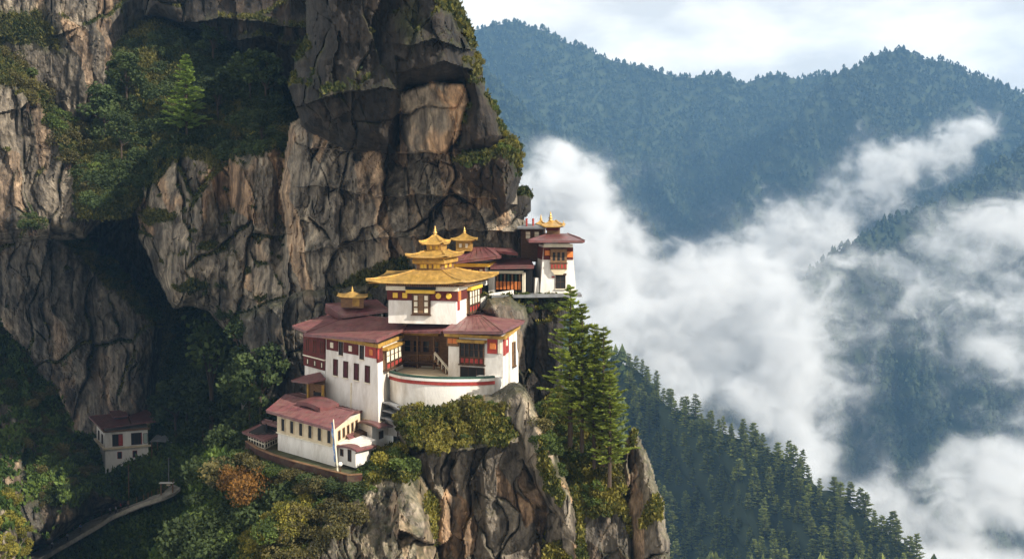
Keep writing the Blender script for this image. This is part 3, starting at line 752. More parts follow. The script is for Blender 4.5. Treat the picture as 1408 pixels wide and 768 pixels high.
mist_grid("mist", "thick white mist filling the valley and trailing up between the mountains", [
    (740, 330, 1330, 95, 1), (720, 430, 1250, 110, 1.1), (790, 480, 1150, 105, 1.1), (850, 470, 1080, 80, 1.1), (860, 520, 960, 60, 1.1), (920, 540, 930, 60, 1.1), (975, 575, 880, 50, 1), (1030, 615, 850, 42, .9), (1090, 655, 830, 36, .9), (1150, 690, 820, 36, .9), (1210, 730, 840, 48, 1.0), (1120, 690, 840, 34, .9), (1270, 765, 850, 55, 1.0), (1180, 690, 860, 46, 1), (1010, 620, 835, 34, .9), (940, 560, 835, 36, .9), (895, 515, 770, 34, .8), (945, 548, 735, 26, .65), (1010, 585, 700, 20, .55), (800, 300, 1330, 70, 1), (850, 380, 1300, 100, 1.1), (950, 420, 1250, 95, 1.1), (1050, 405, 1230, 75, 1), (1130, 385, 1210, 55, 1),
    (900, 480, 1150, 95, 1.1), (980, 520, 1060, 72, 1.1), (1060, 590, 980, 62, 1), (1140, 645, 930, 58, 1), (1235, 695, 900, 62, 1), (1330, 715, 890, 66, 1), (1420, 690, 890, 80, 1), (1330, 790, 850, 80, 1),
    (770, 250, 1380, 46, .8), (788, 222, 1385, 34, .75), (838, 250, 1385, 44, .8), (832, 222, 1390, 26, .7), (745, 285, 1370, 50, .9), (880, 300, 1350, 45, .9), (960, 345, 1330, 40, .9),
    (1085, 352, 1520, 52, .9), (1125, 322, 1535, 52, .85), (1165, 294, 1560, 52, .85), (1205, 264, 1585, 48, .85), (1240, 243, 1610, 44, .85), (1272, 222, 1630, 40, .85), (1302, 203, 1650, 36, .85), (1328, 187, 1660, 28, .85), (1345, 176, 1665, 18, .8),
    (1180, 405, 1150, 55, 1), (1250, 405, 1130, 56, 1), (1315, 375, 1110, 58, 1), (1375, 330, 1090, 58, 1.05), (1310, 420, 1110, 45, .9), (1440, 340, 1080, 70, 1), (1420, 440, 1080, 66, 1), (1350, 430, 1090, 48, .9),
    (1165, 590, 930, 30, .8), (1205, 562, 920, 24, .8), (1235, 545, 920, 14, .8), (1090, 485, 1050, 28, .6), (1310, 630, 930, 34, .7), (1400, 610, 900, 52, .9), (1020, 440, 1120, 70, .75), (1120, 470, 1080, 70, .5), (1190, 480, 1060, 60, .5), (1260, 500, 1050, 60, .45), (1330, 520, 1040, 60, .45), (1100, 540, 1000, 50, .5),
], (-130, 680, -640), (1340, 2640, 270), 8.5, 0.055, 60)

hm = bpy.data.materials.new("haze")
hm.use_nodes = True
hm.node_tree.nodes.clear()
_o = hm.node_tree.nodes.new("ShaderNodeOutputMaterial")
_v = hm.node_tree.nodes.new("ShaderNodeVolumePrincipled")
_v.inputs["Color"].default_value = (0.31, 0.61, 1.0, 1)
_v.inputs["Density"].default_value = 0.000095
_v.inputs["Anisotropy"].default_value = 0.1
hm.node_tree.links.new(_v.outputs[0], _o.inputs["Volume"])
hb = bmesh.new()
bmesh.ops.create_cube(hb, size=1.0, matrix=Matrix.Translation((950, 2220, -250)) @ Matrix.Diagonal((4520, 4600, 1904, 1)))
hme = bpy.data.meshes.new("haze"); hb.to_mesh(hme); hb.free()
hme.materials.append(hm)
tag(link("haze", hme), kind="stuff")

# ------------------------------------------------------------------ building materials
WHITE = paint("limewash", (0.74, 0.71, 0.66), 0.9, 0.7, 0.14, bump=0.35, bscale=5, dirt=(0.44, 0.39, 0.32), stretch=(1, 1, 0.35))
CREAM = paint("cream_plaster", (0.62, 0.52, 0.36), 0.9, 0.8, 0.16, bump=0.2, dirt=(0.42, 0.33, 0.22))
MAROON = paint("maroon_frieze", (0.105, 0.022, 0.018), 0.85, 1.5, 0.3)
REDPAINT = paint("red_paint", (0.33, 0.045, 0.035), 0.7, 1.5, 0.3, dirt=(0.2, 0.04, 0.03))
ORANGE = paint("orange_paint", (0.60, 0.19, 0.05), 0.7, 2, 0.25)
OCHRE = paint("ochre_beam", (0.42, 0.25, 0.055), 0.75, 1.5, 0.35, dirt=(0.16, 0.09, 0.03))
WOOD = paint("dark_wood", (0.070, 0.038, 0.022), 0.8, 2, 0.4, bump=0.2, stretch=(1, 1, 3))
WOODL = paint("brown_wood", (0.18, 0.10, 0.05), 0.8, 2, 0.4, bump=0.2, stretch=(1, 1, 3))
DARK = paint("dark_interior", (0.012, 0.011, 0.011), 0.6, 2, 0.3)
DRED = paint("dark_red_shutter", (0.060, 0.010, 0.014), 0.7, 2, 0.3)
GLASSY = paint("window_pane", (0.020, 0.022, 0.025), 0.12, 2, 0.3)
PALE = paint("pale_paint", (0.70, 0.64, 0.50), 0.8, 2, 0.15)
YELLOW = paint("yellow_medallion", (0.72, 0.46, 0.06), 0.7, 2, 0.2)
GREEN = paint("green_paint", (0.035, 0.075, 0.055), 0.7, 2, 0.3)
GREY = paint("grey_sheet", (0.20, 0.21, 0.22), 0.45, 1.2, 0.3, dirt=(0.10, 0.09, 0.085))
PINKROOF = None

def sheet_metal(name, col, dirt, rough=0.42, metal=0.0, wave=4.0, spec=0.5):
    """painted metal roofing: long streaks, worn patches and the ribs of the sheets"""
    m, nt, b = new_mat(name, rough)
    b.inputs["Metallic"].default_value = metal
    b.inputs["Specular IOR Level"].default_value = spec
    tc = nd(nt, "ShaderNodeTexCoord")
    mp = nd(nt, "ShaderNodeMapping"); mp.inputs["Scale"].default_value = (1.3, 0.35, 1.0)
    nt.links.new(tc.outputs["Object"], mp.inputs["Vector"])
    n1 = nd(nt, "ShaderNodeTexNoise", Scale=1.2, Detail=8.0, Roughness=0.7)
    nt.links.new(mp.outputs["Vector"], n1.inputs["Vector"])
    rp = nd(nt, "ShaderNodeValToRGB")
    e = rp.color_ramp.elements
    e[0].position = 0.32; e[0].color = (*[c * 0.5 for c in col], 1)
    e[1].position = 0.66; e[1].color = (*[min(1, c * 1.4) for c in col], 1)
    nt.links.new(n1.outputs["Fac"], rp.inputs["Fac"])
    n2 = nd(nt, "ShaderNodeTexNoise", Scale=0.5, Detail=9.0, Roughness=0.75)
    nt.links.new(tc.outputs["Object"], n2.inputs["Vector"])
    r2 = nd(nt, "ShaderNodeValToRGB")
    r2.color_ramp.elements[0].position = 0.44; r2.color_ramp.elements[0].color = (0, 0, 0, 1)
    r2.color_ramp.elements[1].position = 0.66; r2.color_ramp.elements[1].color = (0.8, 0.8, 0.8, 1)
    nt.links.new(n2.outputs["Fac"], r2.inputs["Fac"])
    mx = nd(nt, "ShaderNodeMixRGB"); mx.inputs["Color2"].default_value = (*dirt, 1)
    nt.links.new(r2.outputs["Color"], mx.inputs["Fac"]); nt.links.new(rp.outputs["Color"], mx.inputs["Color1"])
    nt.links.new(mx.outputs["Color"], b.inputs["Base Color"])
    wv = nd(nt, "ShaderNodeTexWave", Scale=wave, Distortion=0.3)
    wv.bands_direction = 'X'
    nt.links.new(tc.outputs["Object"], wv.inputs["Vector"])
    bp = nd(nt, "ShaderNodeBump", Strength=0.25, Distance=0.05)
    nt.links.new(wv.outputs["Fac"], bp.inputs["Height"]); nt.links.new(bp.outputs["Normal"], b.inputs["Normal"])
    return m

ROOF = sheet_metal("maroon_roof_sheet", (0.165, 0.056, 0.060), (0.22, 0.125, 0.10))
ROOFD = sheet_metal("dark_maroon_roof_sheet", (0.15, 0.050, 0.050), (0.11, 0.07, 0.06))
GOLD = sheet_metal("gilded_sheet", (0.56, 0.345, 0.090), (0.36, 0.22, 0.08), rough=0.34, metal=0.35, wave=2.0)
GOLDD = paint("gilded_wood", (0.40, 0.23, 0.06), 0.55, 3, 0.4, metal=0.2)

# ------------------------------------------------------------------ building helpers
class Thing:
    def __init__(self, name, label, cat, base, group=None, rot=0):
        self.root = tag(link(name, None), label, cat, group)
        self.root.location = base
        self.o = Vector(base)
    def mesh(self, name, bm, mat, parent=None, smooth=False, label=None):
        for v in bm.verts: v.co -= self.o
        bmesh.ops.recalc_face_normals(bm, faces=bm.faces[:])
        me = bpy.data.meshes.new(name); bm.to_mesh(me); bm.free()
        me.materials.append(mat)
        if smooth:
            me.polygons.foreach_set("use_smooth", [True] * len(me.polygons))
        o = link(name, me, parent or self.root)
        if label: o["label"] = label
        return o

def quad_box(bm, o, u, n, up, u0, u1, n0, n1, z0, z1, taper=0.0):
    c = []
    for (a, b, z) in ((u0, n0, z0), (u1, n0, z0), (u1, n1, z0), (u0, n1, z0), (u0 + taper, n0, z1), (u1 - taper, n0, z1), (u1 - taper, n1, z1), (u0 + taper, n1, z1)):
        c.append(bm.verts.new(o + u * a + n * b + up * z))
    for f in ((0, 1, 2, 3), (4, 7, 6, 5), (0, 4, 5, 1), (1, 5, 6, 2), (2, 6, 7, 3), (3, 7, 4, 0)):
        bm.faces.new([c[i] for i in f])

def tube(bm, a, b, r0, r1=None, n=8):
    a, b = Vector(a), Vector(b)
    r1 = r0 if r1 is None else r1
    d = (b - a).normalized()
    x = d.orthogonal().normalized(); y = d.cross(x)
    ra = [bm.verts.new(a + (x * math.cos(t) + y * math.sin(t)) * r0) for t in [6.28318 * k / n for k in range(n)]]
    rb = [bm.verts.new(b + (x * math.cos(t) + y * math.sin(t)) * r1) for t in [6.28318 * k / n for k in range(n)]]
    for k in range(n):
        bm.faces.new([ra[k], ra[(k + 1) % n], rb[(k + 1) % n], rb[k]])
    bm.faces.new(ra[::-1]); bm.faces.new(rb)

def lathe(bm, c, prof, n=12):
    c = Vector(c); rings = []
    for r, z in prof:
        rings.append([bm.verts.new(c + Vector((r * math.cos(6.28318 * k / n), r * math.sin(6.28318 * k / n), z))) for k in range(n)])
    for a, b in zip(rings, rings[1:]):
        for k in range(n):
            bm.faces.new([a[k], a[(k + 1) % n], b[(k + 1) % n], b[k]])
    bm.faces.new(rings[0][::-1]); bm.faces.new(rings[-1])

class Face:
    def __init__(self, bl, br, tl, tr):
        self.bl, self.br = bl, br
        self.w = (br - bl).length
        self.u = (br - bl).normalized()
        upv = ((tl + tr) / 2 - (bl + br) / 2)
        self.n = self.u.cross(upv).normalized()
        self.up = self.n.cross(self.u).normalized()
        self.h = upv.length
        self.tan = (self.bl - tl).dot(-self.u) / self.h      # how far the edge leans in
    def box(self, bm, u0, u1, z0, z1, n0, n1, taper=0.0):
        quad_box(bm, self.bl, self.u, self.n, self.up, u0, u1, n0, n1, z0, z1, taper)

def foot(pts, z):
    return [PZ(px, z, D) for (px, D) in pts]

def inset(poly, d):
    """move the edges of a polygon (counter-clockwise from above) inwards by d"""
    n = len(poly); out = []
    for i in range(n):
        a, b, c = poly[i - 1], poly[i], poly[(i + 1) % n]
        e1 = (b - a).to_2d().normalized(); e2 = (c - b).to_2d().normalized()
        n1 = Vector((-e1.y, e1.x)); n2 = Vector((-e2.y, e2.x))
        k = d / max(0.25, 1 + n1.dot(n2))
        s = (n1 + n2) * k
        out.append(Vector((b.x + s.x, b.y + s.y, b.z)))
    return out

def walls(t, base, z1, mat, batter=0.03, name="wall", parent=None):
    h = z1 - base[0].z
    top = [Vector((p.x, p.y, z1)) for p in inset(base, h * batter)]
    bm = bmesh.new()
    vb = [bm.verts.new(p) for p in base]; vt = [bm.verts.new(p) for p in top]
    n = len(base)
    for i in range(n):
        bm.faces.new([vb[i], vb[(i + 1) % n], vt[(i + 1) % n], vt[i]])
    bm.faces.new(vt); bm.faces.new(vb[::-1])
    o = t.mesh(name, bm, mat, parent)
    return [Face(base[i], base[(i + 1) % n], top[i], top[(i + 1) % n]) for i in range(n)], o

def window(t, f, uc, z, w, h, frame=WOOD, pane=DARK, bars=(1, 1), proud=0.12, lintel=None, sill=None, fw=0.08, name="window", parent=None):
    """uc: place along the wall 0..1; frame of real thickness, pane behind it, bars, a deep lintel and a sill"""
    u0 = f.w * uc - w / 2; u1 = u0 + w
    bm = bmesh.new()
    f.box(bm, u0, u0 + fw, z, z + h, -0.05, proud); f.box(bm, u1 - fw, u1, z, z + h, -0.05, proud)
    f.box(bm, u0 + fw, u1 - fw, z, z + fw, -0.05, proud); f.box(bm, u0 + fw, u1 - fw, z + h - fw, z + h, -0.05, proud)
    for k in range(1, bars[0]):
        x = u0 + w * k / bars[0]; f.box(bm, x - 0.03, x + 0.03, z + fw, z + h - fw, -0.05, proud - 0.03)
    for k in range(1, bars[1]):
        y = z + h * k / bars[1]; f.box(bm, u0 + fw, u1 - fw, y - 0.03, y + 0.03, -0.05, proud - 0.045)
    wo = t.mesh(name, bm, frame, parent)
    bm = bmesh.new(); f.box(bm, u0 + fw, u1 - fw, z + fw, z + h - fw, -0.04, max(0.03, proud - 0.065))
    t.mesh("pane", bm, pane, wo)
    if lintel:
        bm = bmesh.new(); f.box(bm, u0 - 0.12, u1 + 0.12, z + h, z + h + 0.22, -0.05, proud + 0.22)
        t.mesh("lintel", bm, lintel, wo)
    if sill:
        bm = bmesh.new(); f.box(bm, u0 - 0.1, u1 + 0.1, z - 0.12, z, -0.05, proud + 0.1)
        t.mesh("sill", bm, sill, wo)
    return wo

def band(t, faces, z0, z1, proud, mat, name, u0=0.0, u1=1.0, parent=None):
    bm = bmesh.new()
    for f in faces:
        k = f.tan
        f.box(bm, f.w * u0 + (k * z0 if u0 == 0 else 0) - (proud if u0 == 0 else 0), f.w * u1 - (k * z0 if u1 == 1 else 0) + (proud - 0.004 if u1 == 1 else 0), z0, z1, -0.1, proud)
    return t.mesh(name, bm, mat, parent)

def medallion(t, f, uc, z, r, mat, proud=0.2, square=True, parent=None):
    bm = bmesh.new()
    n = 4 if square else 14
    pts = []
    for k in range(n):
        a = 6.28318 * (k + 0.5) / n
        s = 1.35 if square else 1.0
        pts.append((r * s * math.cos(a), r * s * math.sin(a)))
    A = [bm.verts.new(f.bl + f.u * (f.w * uc + x) + f.up * (z + y) - f.n * 0.05) for x, y in pts]
    B = [bm.verts.new(f.bl + f.u * (f.w * uc + x) + f.up * (z + y) + f.n * proud) for x, y in pts]
    for k in range(n): bm.faces.new([A[k], A[(k + 1) % n], B[(k + 1) % n], B[k]])
    bm.faces.new(B); bm.faces.new(A[::-1])
    bmesh.ops.bevel(bm, geom=[e for e in bm.edges], offset=0.04, segments=1, affect='EDGES')
    return t.mesh("medallion", bm, mat, parent)

def slab(t, pts, thick, mat, name="roof", parent=None, lip=None):
    """a roof sheet from its corner points, with thickness and raised standing seams at the edges"""
    bm = bmesh.new()
    top = [bm.verts.new(p) for p in pts]
    bot = [bm.verts.new(Vector(p) - Vector((0, 0, thick))) for p in pts]
    n = len(pts)
    c = sum((Vector(p) for p in pts), Vector()) / n
    if n <= 4:
        bm.faces.new(top); bm.faces.new(bot[::-1])
    else:
        bm.faces.new(top); bm.faces.new(bot[::-1])
        bmesh.ops.triangulate(bm, faces=[f for f in bm.faces if len(f.verts) > 4])
    for i in range(n):
        bm.faces.new([top[i], bot[i], bot[(i + 1) % n], top[(i + 1) % n]])
    o = t.mesh(name, bm, mat, parent)
    bm = bmesh.new()
    for i in range(n):
        a, b = Vector(pts[i]), Vector(pts[(i + 1) % n])
        tube(bm, a + Vector((0, 0, .02)), b + Vector((0, 0, .02)), 0.07, n=5)
    if n == 4:                                   # joints between the sheets, running from eave to ridge
        a0, a1, b1, b0 = [Vector(p) for p in pts]
        m_ = max(2, int((a1 - a0).length / 0.95))
        for i in range(1, m_):
            k = i / m_
            tube(bm, a0.lerp(a1, k) + Vector((0, 0, .01)), b0.lerp(b1, k) + Vector((0, 0, .01)), 0.035, n=4)
    t.mesh("seam", bm, lip or mat, o)
    return o

def hip_roof(t, eave, ridge, thick, mat, name="roof", curl=0.0, under=WOOD, parent=None, seam=None):
    """eave polygon up to a smaller polygon; with curl the eave corners lift as on a gilded pagoda"""
    n = len(eave)
    bm = bmesh.new()
    rows = 6
    rings = []
    for r in range(rows + 1):
        k = r / rows
        ring = []
        for i in range(n):
            for s in range(6):
                q = s / 6
                a = eave[i].lerp(eave[(i + 1) % n], q); b = ridge[i].lerp(ridge[(i + 1) % n], q)
                p = a.lerp(b, k)
                sag = -curl * 1.2 * 4 * k * (1 - k) * 0.5
                lift = curl * (abs(2 * q - 1) ** 4) * (1 - k) ** 2
                ring.append(bm.verts.new(p + Vector((0, 0, sag + lift))))
        rings.append(ring)
    m = len(rings[0])
    for a, b in zip(rings, rings[1:]):
        for i in range(m):
            bm.faces.new([a[i], a[(i + 1) % m], b[(i + 1) % m], b[i]])
    low = [bm.verts.new(v.co - Vector((0, 0, thick))) for v in rings[0]]
    for i in range(m):
        bm.faces.new([low[i], low[(i + 1) % m], rings[0][(i + 1) % m], rings[0][i]])
    bm.faces.new(rings[-1])
    o = t.mesh(name, bm, mat, parent)
    bm = bmesh.new()
    e2 = inset(eave, 0.15)
    vs = [bm.verts.new(p + Vector((0, 0, curl * 0.2 - thick * 0.9))) for p in e2]
    vs2 = [bm.verts.new(p + Vector((0, 0, curl * 0.2 - thick * 0.9 - 0.12))) for p in inset(eave, 0.3)]
    bm.faces.new(vs)
    for i in range(n): bm.faces.new([vs[i], vs2[i], vs2[(i + 1) % n], vs[(i + 1) % n]])
    bm.faces.new(vs2[::-1])
    t.mesh("eave_soffit", bm, under, o)
    for i in range(n):
        bm = bmesh.new()
        prev = None
        for r in range(rows + 1):
            p = rings_co(eave, ridge, i, r / rows, curl)
            if prev is not None: tube(bm, prev, p, 0.08, n=5)
            prev = p
        if parent is None: t.mesh("hip_ridge", bm, seam or mat, o)
        else: bm.free()
    return o

def curved_roof(t, pts, rise, thick, mat, name="roof", n=9):
    """barrel-curved sheet between a front edge (a,b) and a back edge (d,c)"""
    a, b, c, d = pts
    bm = bmesh.new(); top, bot = [], []
    for i in range(n + 1):
        k = i / n
        up = Vector((0, 0, rise * 4 * k * (1 - k)))
        row = [a.lerp(b, k) + up, d.lerp(c, k) + up]
        top.append([bm.verts.new(v) for v in row]); bot.append([bm.verts.new(v - Vector((0, 0, thick))) for v in row])
    for i in range(n):
        bm.faces.new([top[i][0], top[i + 1][0], top[i + 1][1], top[i][1]]); bm.faces.new([bot[i][0], bot[i][1], bot[i + 1][1], bot[i + 1][0]])
        bm.faces.new([top[i][0], bot[i][0], bot[i + 1][0], top[i + 1][0]]); bm.faces.new([top[i][1], top[i + 1][1], bot[i + 1][1], bot[i][1]])
    bm.faces.new([top[0][0], top[0][1], bot[0][1], bot[0][0]]); bm.faces.new([top[n][0], bot[n][0], bot[n][1], top[n][1]])
    return t.mesh(name, bm, mat)
def rings_co(eave, ridge, i, k, curl):
    p = eave[i].lerp(ridge[i], k)
    return p + Vector((0, 0, -curl * 1.2 * 4 * k * (1 - k) * 0.5 + curl * (1 - k) ** 2 + 0.03))

def finial(t, p, h, mat=None, parent=None):
    bm = bmesh.new()
    s = h / 1.0
    lathe(bm, p, [(0.22 * s, 0), (0.26 * s, 0.08 * s), (0.12 * s, 0.16 * s), (0.20 * s, 0.28 * s), (0.22 * s, 0.36 * s), (0.10 * s, 0.46 * s), (0.13 * s, 0.54 * s), (0.13 * s, 0.62 * s), (0.06 * s, 0.70 * s), (0.075 * s, 0.80 * s), (0.02 * s, 1.0 * s)])
    return t.mesh("finial", bm, mat or GOLD, parent, smooth=True)

def bay(t, f, uc, z, w, h, proud=0.55, cols=4, glaze=PALE, body=WOODL, low=0.28, parent=None, beam=OCHRE):
    """timber bay window: box, glazed upper lights with posts, carved lower panels, sill and cornice"""
    u0 = f.w * uc - w / 2; u1 = u0 + w
    bm = bmesh.new(); f.box(bm, u0, u1, z, z + h, -0.1, proud - 0.12)
    o = t.mesh("bay_window", bm, body, parent)
    bm = bmesh.new()
    for k in range(cols):
        a = u0 + w * (k + 0.14) / cols; b = u0 + w * (k + 0.86) / cols
        f.box(bm, a, b, z + h * (low + 0.06), z + h * 0.86, proud - 0.13, proud - 0.08)
    t.mesh("pane", bm, glaze, o)
    bm = bmesh.new()
    for k in range(cols + 1):
        x = u0 + w * k / cols; f.box(bm, x - 0.06, x + 0.06, z, z + h * 0.93, proud - 0.13, proud)
    f.box(bm, u0 - 0.05, u1 + 0.05, z + h * low, z + h * low + 0.12, proud - 0.13, proud + 0.04)
    f.box(bm, u0 - 0.05, u1 + 0.05, z + h * 0.62, z + h * 0.62 + 0.06, proud - 0.13, proud - 0.03)
    t.mesh("mullion", bm, WOOD, o)
    for k in range(cols):
        bm = bmesh.new()
        a = u0 + w * (k + 0.18) / cols; b = u0 + w * (k + 0.82) / cols
        f.box(bm, a, b, z + h * 0.06, z + h * (low - 0.03), proud - 0.13, proud - 0.06)
        t.mesh("carved_panel", bm, REDPAINT, o)
    bm = bmesh.new(); f.box(bm, u0 - 0.15, u1 + 0.15, z - 0.14, z, -0.1, proud + 0.12); t.mesh("sill", bm, WOOD, o)
    if beam:
        bm = bmesh.new(); f.box(bm, u0 - 0.3, u1 + 0.3, z + h * 0.93, z + h * 1.06, -0.1, proud + 0.25); t.mesh("cornice", bm, beam, o)
    return o

def col_z(px, py, D): return P(px, py, D).z

# ================================================================== the great hall
z0, z1 = col_z(520, 586, 126.5), col_z(520, 473, 126.5)
base = foot([(447, 136), (520.5, 126.5), (556, 137), (490, 148)], z0)
hall = Thing("monastery_hall", "big white hall with long maroon roof and four dark red front windows", "monastery hall", base[1])
hf, hw = walls(hall, base, z1, WHITE, 0.022)
H = z1 - z0
f0, f1 = hf[0], hf[1]
for uc in (0.205, 0.40, 0.60, 0.80):
    window(hall, f0, uc, 4.85, 1.0, 2.0, WOOD, DRED, (1, 2), sill=PALE)
band(hall, [f0], H - 0.42, H, 0.32, OCHRE, "eave_beam")
for (a, b, mm) in ((0.03, 0.25, PALE), (0.36, 0.63, PALE), (0.76, 0.985, ORANGE)):
    o = band(hall, [f0], H - 1.75, H - 0.45, 0.12, MAROON if mm is PALE else REDPAINT, "frieze_panel", a, b)
    medallion(hall, f0, (a + b) / 2, H - 1.1, 0.36, mm, 0.2, True, o)
for uc in (0.305, 0.695):
    window(hall, f0, uc, H - 2.15, 0.85, 1.65, WOOD, DARK, (1, 2), sill=PALE)
band(hall, [f1], H - 0.40, H, 0.30, OCHRE, "eave_beam")
band(hall, [f1], H - 2.2, H - 0.45, 0.10, MAROON, "frieze_panel", 0.02, 0.2)
bay(hall, f1, 0.53, H - 3.35, f1.w * 0.62, 2.5, 0.5, 4, PALE, WOODL)
window(hall, f1, 0.58, H - 5.7, 2.2, 1.7, WOOD, DARK, (2, 1), sill=WHITE)
bm = bmesh.new()
f0.box(bm, f0.w * 0.5, f0.w * 0.5 + 0.14, 0.2, 4.4, -0.02, 0.14)
hall.mesh("rain_pipe", bm, PALE)
band(hall, [f0, f1], 0, 0.5, 0.22, CREAM, "plinth")

# side annex to the left
zb, zt = col_z(447, 524, 137), col_z(447, 463, 137)
ab = foot([(419, 142.5), (447.5, 137.3), (470, 148), (440, 152)], zb)
af, aw = walls(hall, ab, zt, WHITE, 0.01)
A0 = af[0]; AH = zt - zb
band(hall, [A0], AH - 2.9, AH - 0.1, 0.14, MAROON, "frieze_panel", 0.0, 0.985)
band(hall, [A0], AH - 4.3, AH - 3.05, 0.12, MAROON, "frieze_panel", 0.0, 0.985)
band(hall, [A0], AH - 3.05, AH - 2.9, 0.2, PALE, "string_course", 0.0, 0.985)
for uc in (0.2, 0.55, 0.88):
    window(hall, A0, uc, AH - 2.3, 0.75, 1.6, WOOD, PALE, (1, 2), 0.2)
    window(hall, A0, uc, AH - 4.05, 0.6, 0.75, WOOD, PALE, (1, 1), 0.2)

# roofs of the hall
slab(hall, [P(418, 459, 138), P(518, 467.5, 124.3), P(560, 450.5, 136), P(535, 437, 141), P(484, 433, 149)], 0.3, ROOF)
slab(hall, [P(402, 448, 144.5), P(422, 455.5, 140.6), P(486, 437, 148.5), P(452, 432, 153)], 0.28, ROOF)
slab(hall, [P(448, 418, 150), P(471, 434.5, 145.6), P(535, 426, 145), P(518, 412, 152)], 0.28, ROOF)
slab(hall, [P(448, 418, 150), P(470.8, 434.6, 145.5), P(472, 441, 146.6), P(447, 428, 151)], 0.2, ROOFD)
slab(hall, [P(552, 455, 134.2), P(606, 455, 131.5), P(627, 440, 137), P(566, 441, 140)], 0.28, ROOF)

# small gilded lantern on the hall roof
lb = foot([(469, 146.5), (500, 145.5), (500, 148.5), (470, 149.5)], col_z(485, 423, 146))
lf, lw = walls(hall, lb, col_z(485, 408, 146), WOODL, -0.03, "roof_lantern")
lz = col_z(485, 408, 146)
window(hall, lf[0], 0.68, 0.25, 1.0, 1.0, GOLDD, OCHRE, (1, 1), 0.1, parent=lw)
e = [Vector((p.x, p.y, lz + 0.05)) for p in inset(lb, -0.55)]
ctr = sum(e, Vector()) / 4
hip_roof(hall, e, [ctr.lerp(p, 0.12) + Vector((0, 0, 0.55)) for p in e], 0.12, GOLD, "lantern_roof", 0.18, GOLDD, lw)
finial(hall, ctr + Vector((0, 0, 0.5)), 0.8, parent=lw)

# recessed gallery between the two wings
zf, zr = col_z(580, 527, 134), col_z(580, 458, 134)
gb_ = foot([(550, 138.5), (618, 136.5), (622, 146), (556, 148)], zf)
gf, gw = walls(hall, gb_, zr, WOODL, 0.0, "gallery_wall")
G0 = gf[0]; GH = zr - zf
band(hall, [G0], GH - 0.6, GH - 0.1, 0.7, OCHRE, "eave_beam", 0.02, 0.82, gw)
for uc in (0.10, 0.43, 0.76):
    bm = bmesh.new(); G0.box(bm, G0.w * uc - 0.1, G0.w * uc + 0.1, 0, GH - 0.6, 1.05, 1.28)
    hall.mesh("column", bm, WOODL, gw)
bm = bmesh.new(); G0.box(bm, 0.2, G0.w * 0.8, 2.2, 2.4, -0.1, 1.5)
fl = hall.mesh("balcony_floor", bm, WOOD, gw)
bm = bmesh.new()
for k in range(19):
    x = 0.3 + (G0.w * 0.78 - 0.3) * k / 18
    G0.box(bm, x - 0.05, x + 0.05, 2.4, 3.2, 1.36, 1.44)
G0.box(bm, 0.2, G0.w * 0.8, 3.2, 3.32, 1.32, 1.5)
hall.mesh("railing", bm, WOODL, fl)
for k in range(4):
    window(hall, G0, 0.16 + 0.19 * k, 3.4, 0.95, 1.5, WOODL, GLASSY, (1, 2), 0.1, parent=gw)
bm = bmesh.new(); G0.box(bm, G0.w * 0.44, G0.w * 0.9, 0.3, 1.7, 0.05, 0.12)
hall.mesh("plaster_panel", bm, PALE, gw)
window(hall, G0, 0.22, 0.5, 1.8, 1.3, WOODL, DRED, (3, 1), 0.15, parent=gw)
# covered stair down the gallery's right end
bm = bmesh.new()
a, b = P(598, 493, 134.5), P(624, 524, 131.5)
d = (b - a); side = Vector((0.25, -0.95, 0)).normalized() * 1.1
for k in range(10):
    p = a + d * (k / 10)
    quad_box(bm, p, Vector((1, 0, 0)), Vector((0, -1, 0)), Vector((0, 0, 1)), 0, d.x / 10 + 0.05, 0, 1.2, -0.25, 0)
st = hall.mesh("stair", bm, WOODL)
bm = bmesh.new()
for off in (0.05, 1.15):
    tube(bm, a + Vector((0, -off, 0.85)), b + Vector((0, -off, 0.85)), 0.07)
    for k in range(6):
        p = a + d * (k / 5) + Vector((0, -off, 0)); tube(bm, p, p + Vector((0, 0, 0.85)), 0.04)
hall.mesh("handrail", bm, PALE, st)

# ================================================================== corner house with the hip roof
z0, z1 = col_z(692, 548, 127), col_z(692, 462, 127)
base = foot([(616, 130), (692, 127), (713, 140), (634, 143)], z0)
corner = Thing("corner_house", "white corner house with pink hip roof and timber bay window", "house", base[1])
cf, cw = walls(corner, base, z1, WHITE, 0.012)
C0, C1 = cf[0], cf[1]; CH = z1 - z0
band(corner, [C0, C1], CH - 0.35, CH, 0.4, OCHRE, "eave_beam")
band(corner, [C0], CH - 1.5, CH - 0.4, 0.16, WOODL, "frieze_panel", 0.0, 0.2)
for uc in (0.05, 0.14): medallion(corner, C0, uc, CH - 0.85, 0.32, ORANGE, 0.26)
bay(corner, C0, 0.45, CH - 3.5, 3.1, 2.75, 0.35, 5, DARK, WOOD)
band(corner, [C0], CH - 2.1, CH - 0.4, 0.16, REDPAINT, "frieze_panel", 0.72, 0.90)
medallion(corner, C0, 0.82, CH - 1.2, 0.4, ORANGE, 0.24)
band(corner, [C0], CH - 2.0, CH - 0.4, 0.18, PALE, "frieze_panel", 0.91, 0.96)
window(corner, C0, 0.45, CH - 5.3, 3.2, 1.45, WOOD, DARK, (3, 1), 0.14, sill=PALE)
bm = bmesh.new(); C0.box(bm, C0.w * 0.58, C0.w * 0.98, 0.2, CH - 4.7, 0.0, 0.9)
corner.mesh("buttress", bm, WHITE)
for (a, b, m_) in ((0.02, 0.14, REDPAINT), (0.2, 0.3, REDPAINT), (0.62, 0.75, PALE)):
    band(corner, [C1], CH - 2.3, CH - 0.4, 0.18, m_, "frieze_panel", a, b)
medallion(corner, C1, 0.14, CH - 1.0, 0.35, PALE, 0.3)
window(corner, C1, 0.62, CH - 4.6, 1.5, 3.0, WOODL, DARK, (1, 2), 0.3, sill=WOOD)
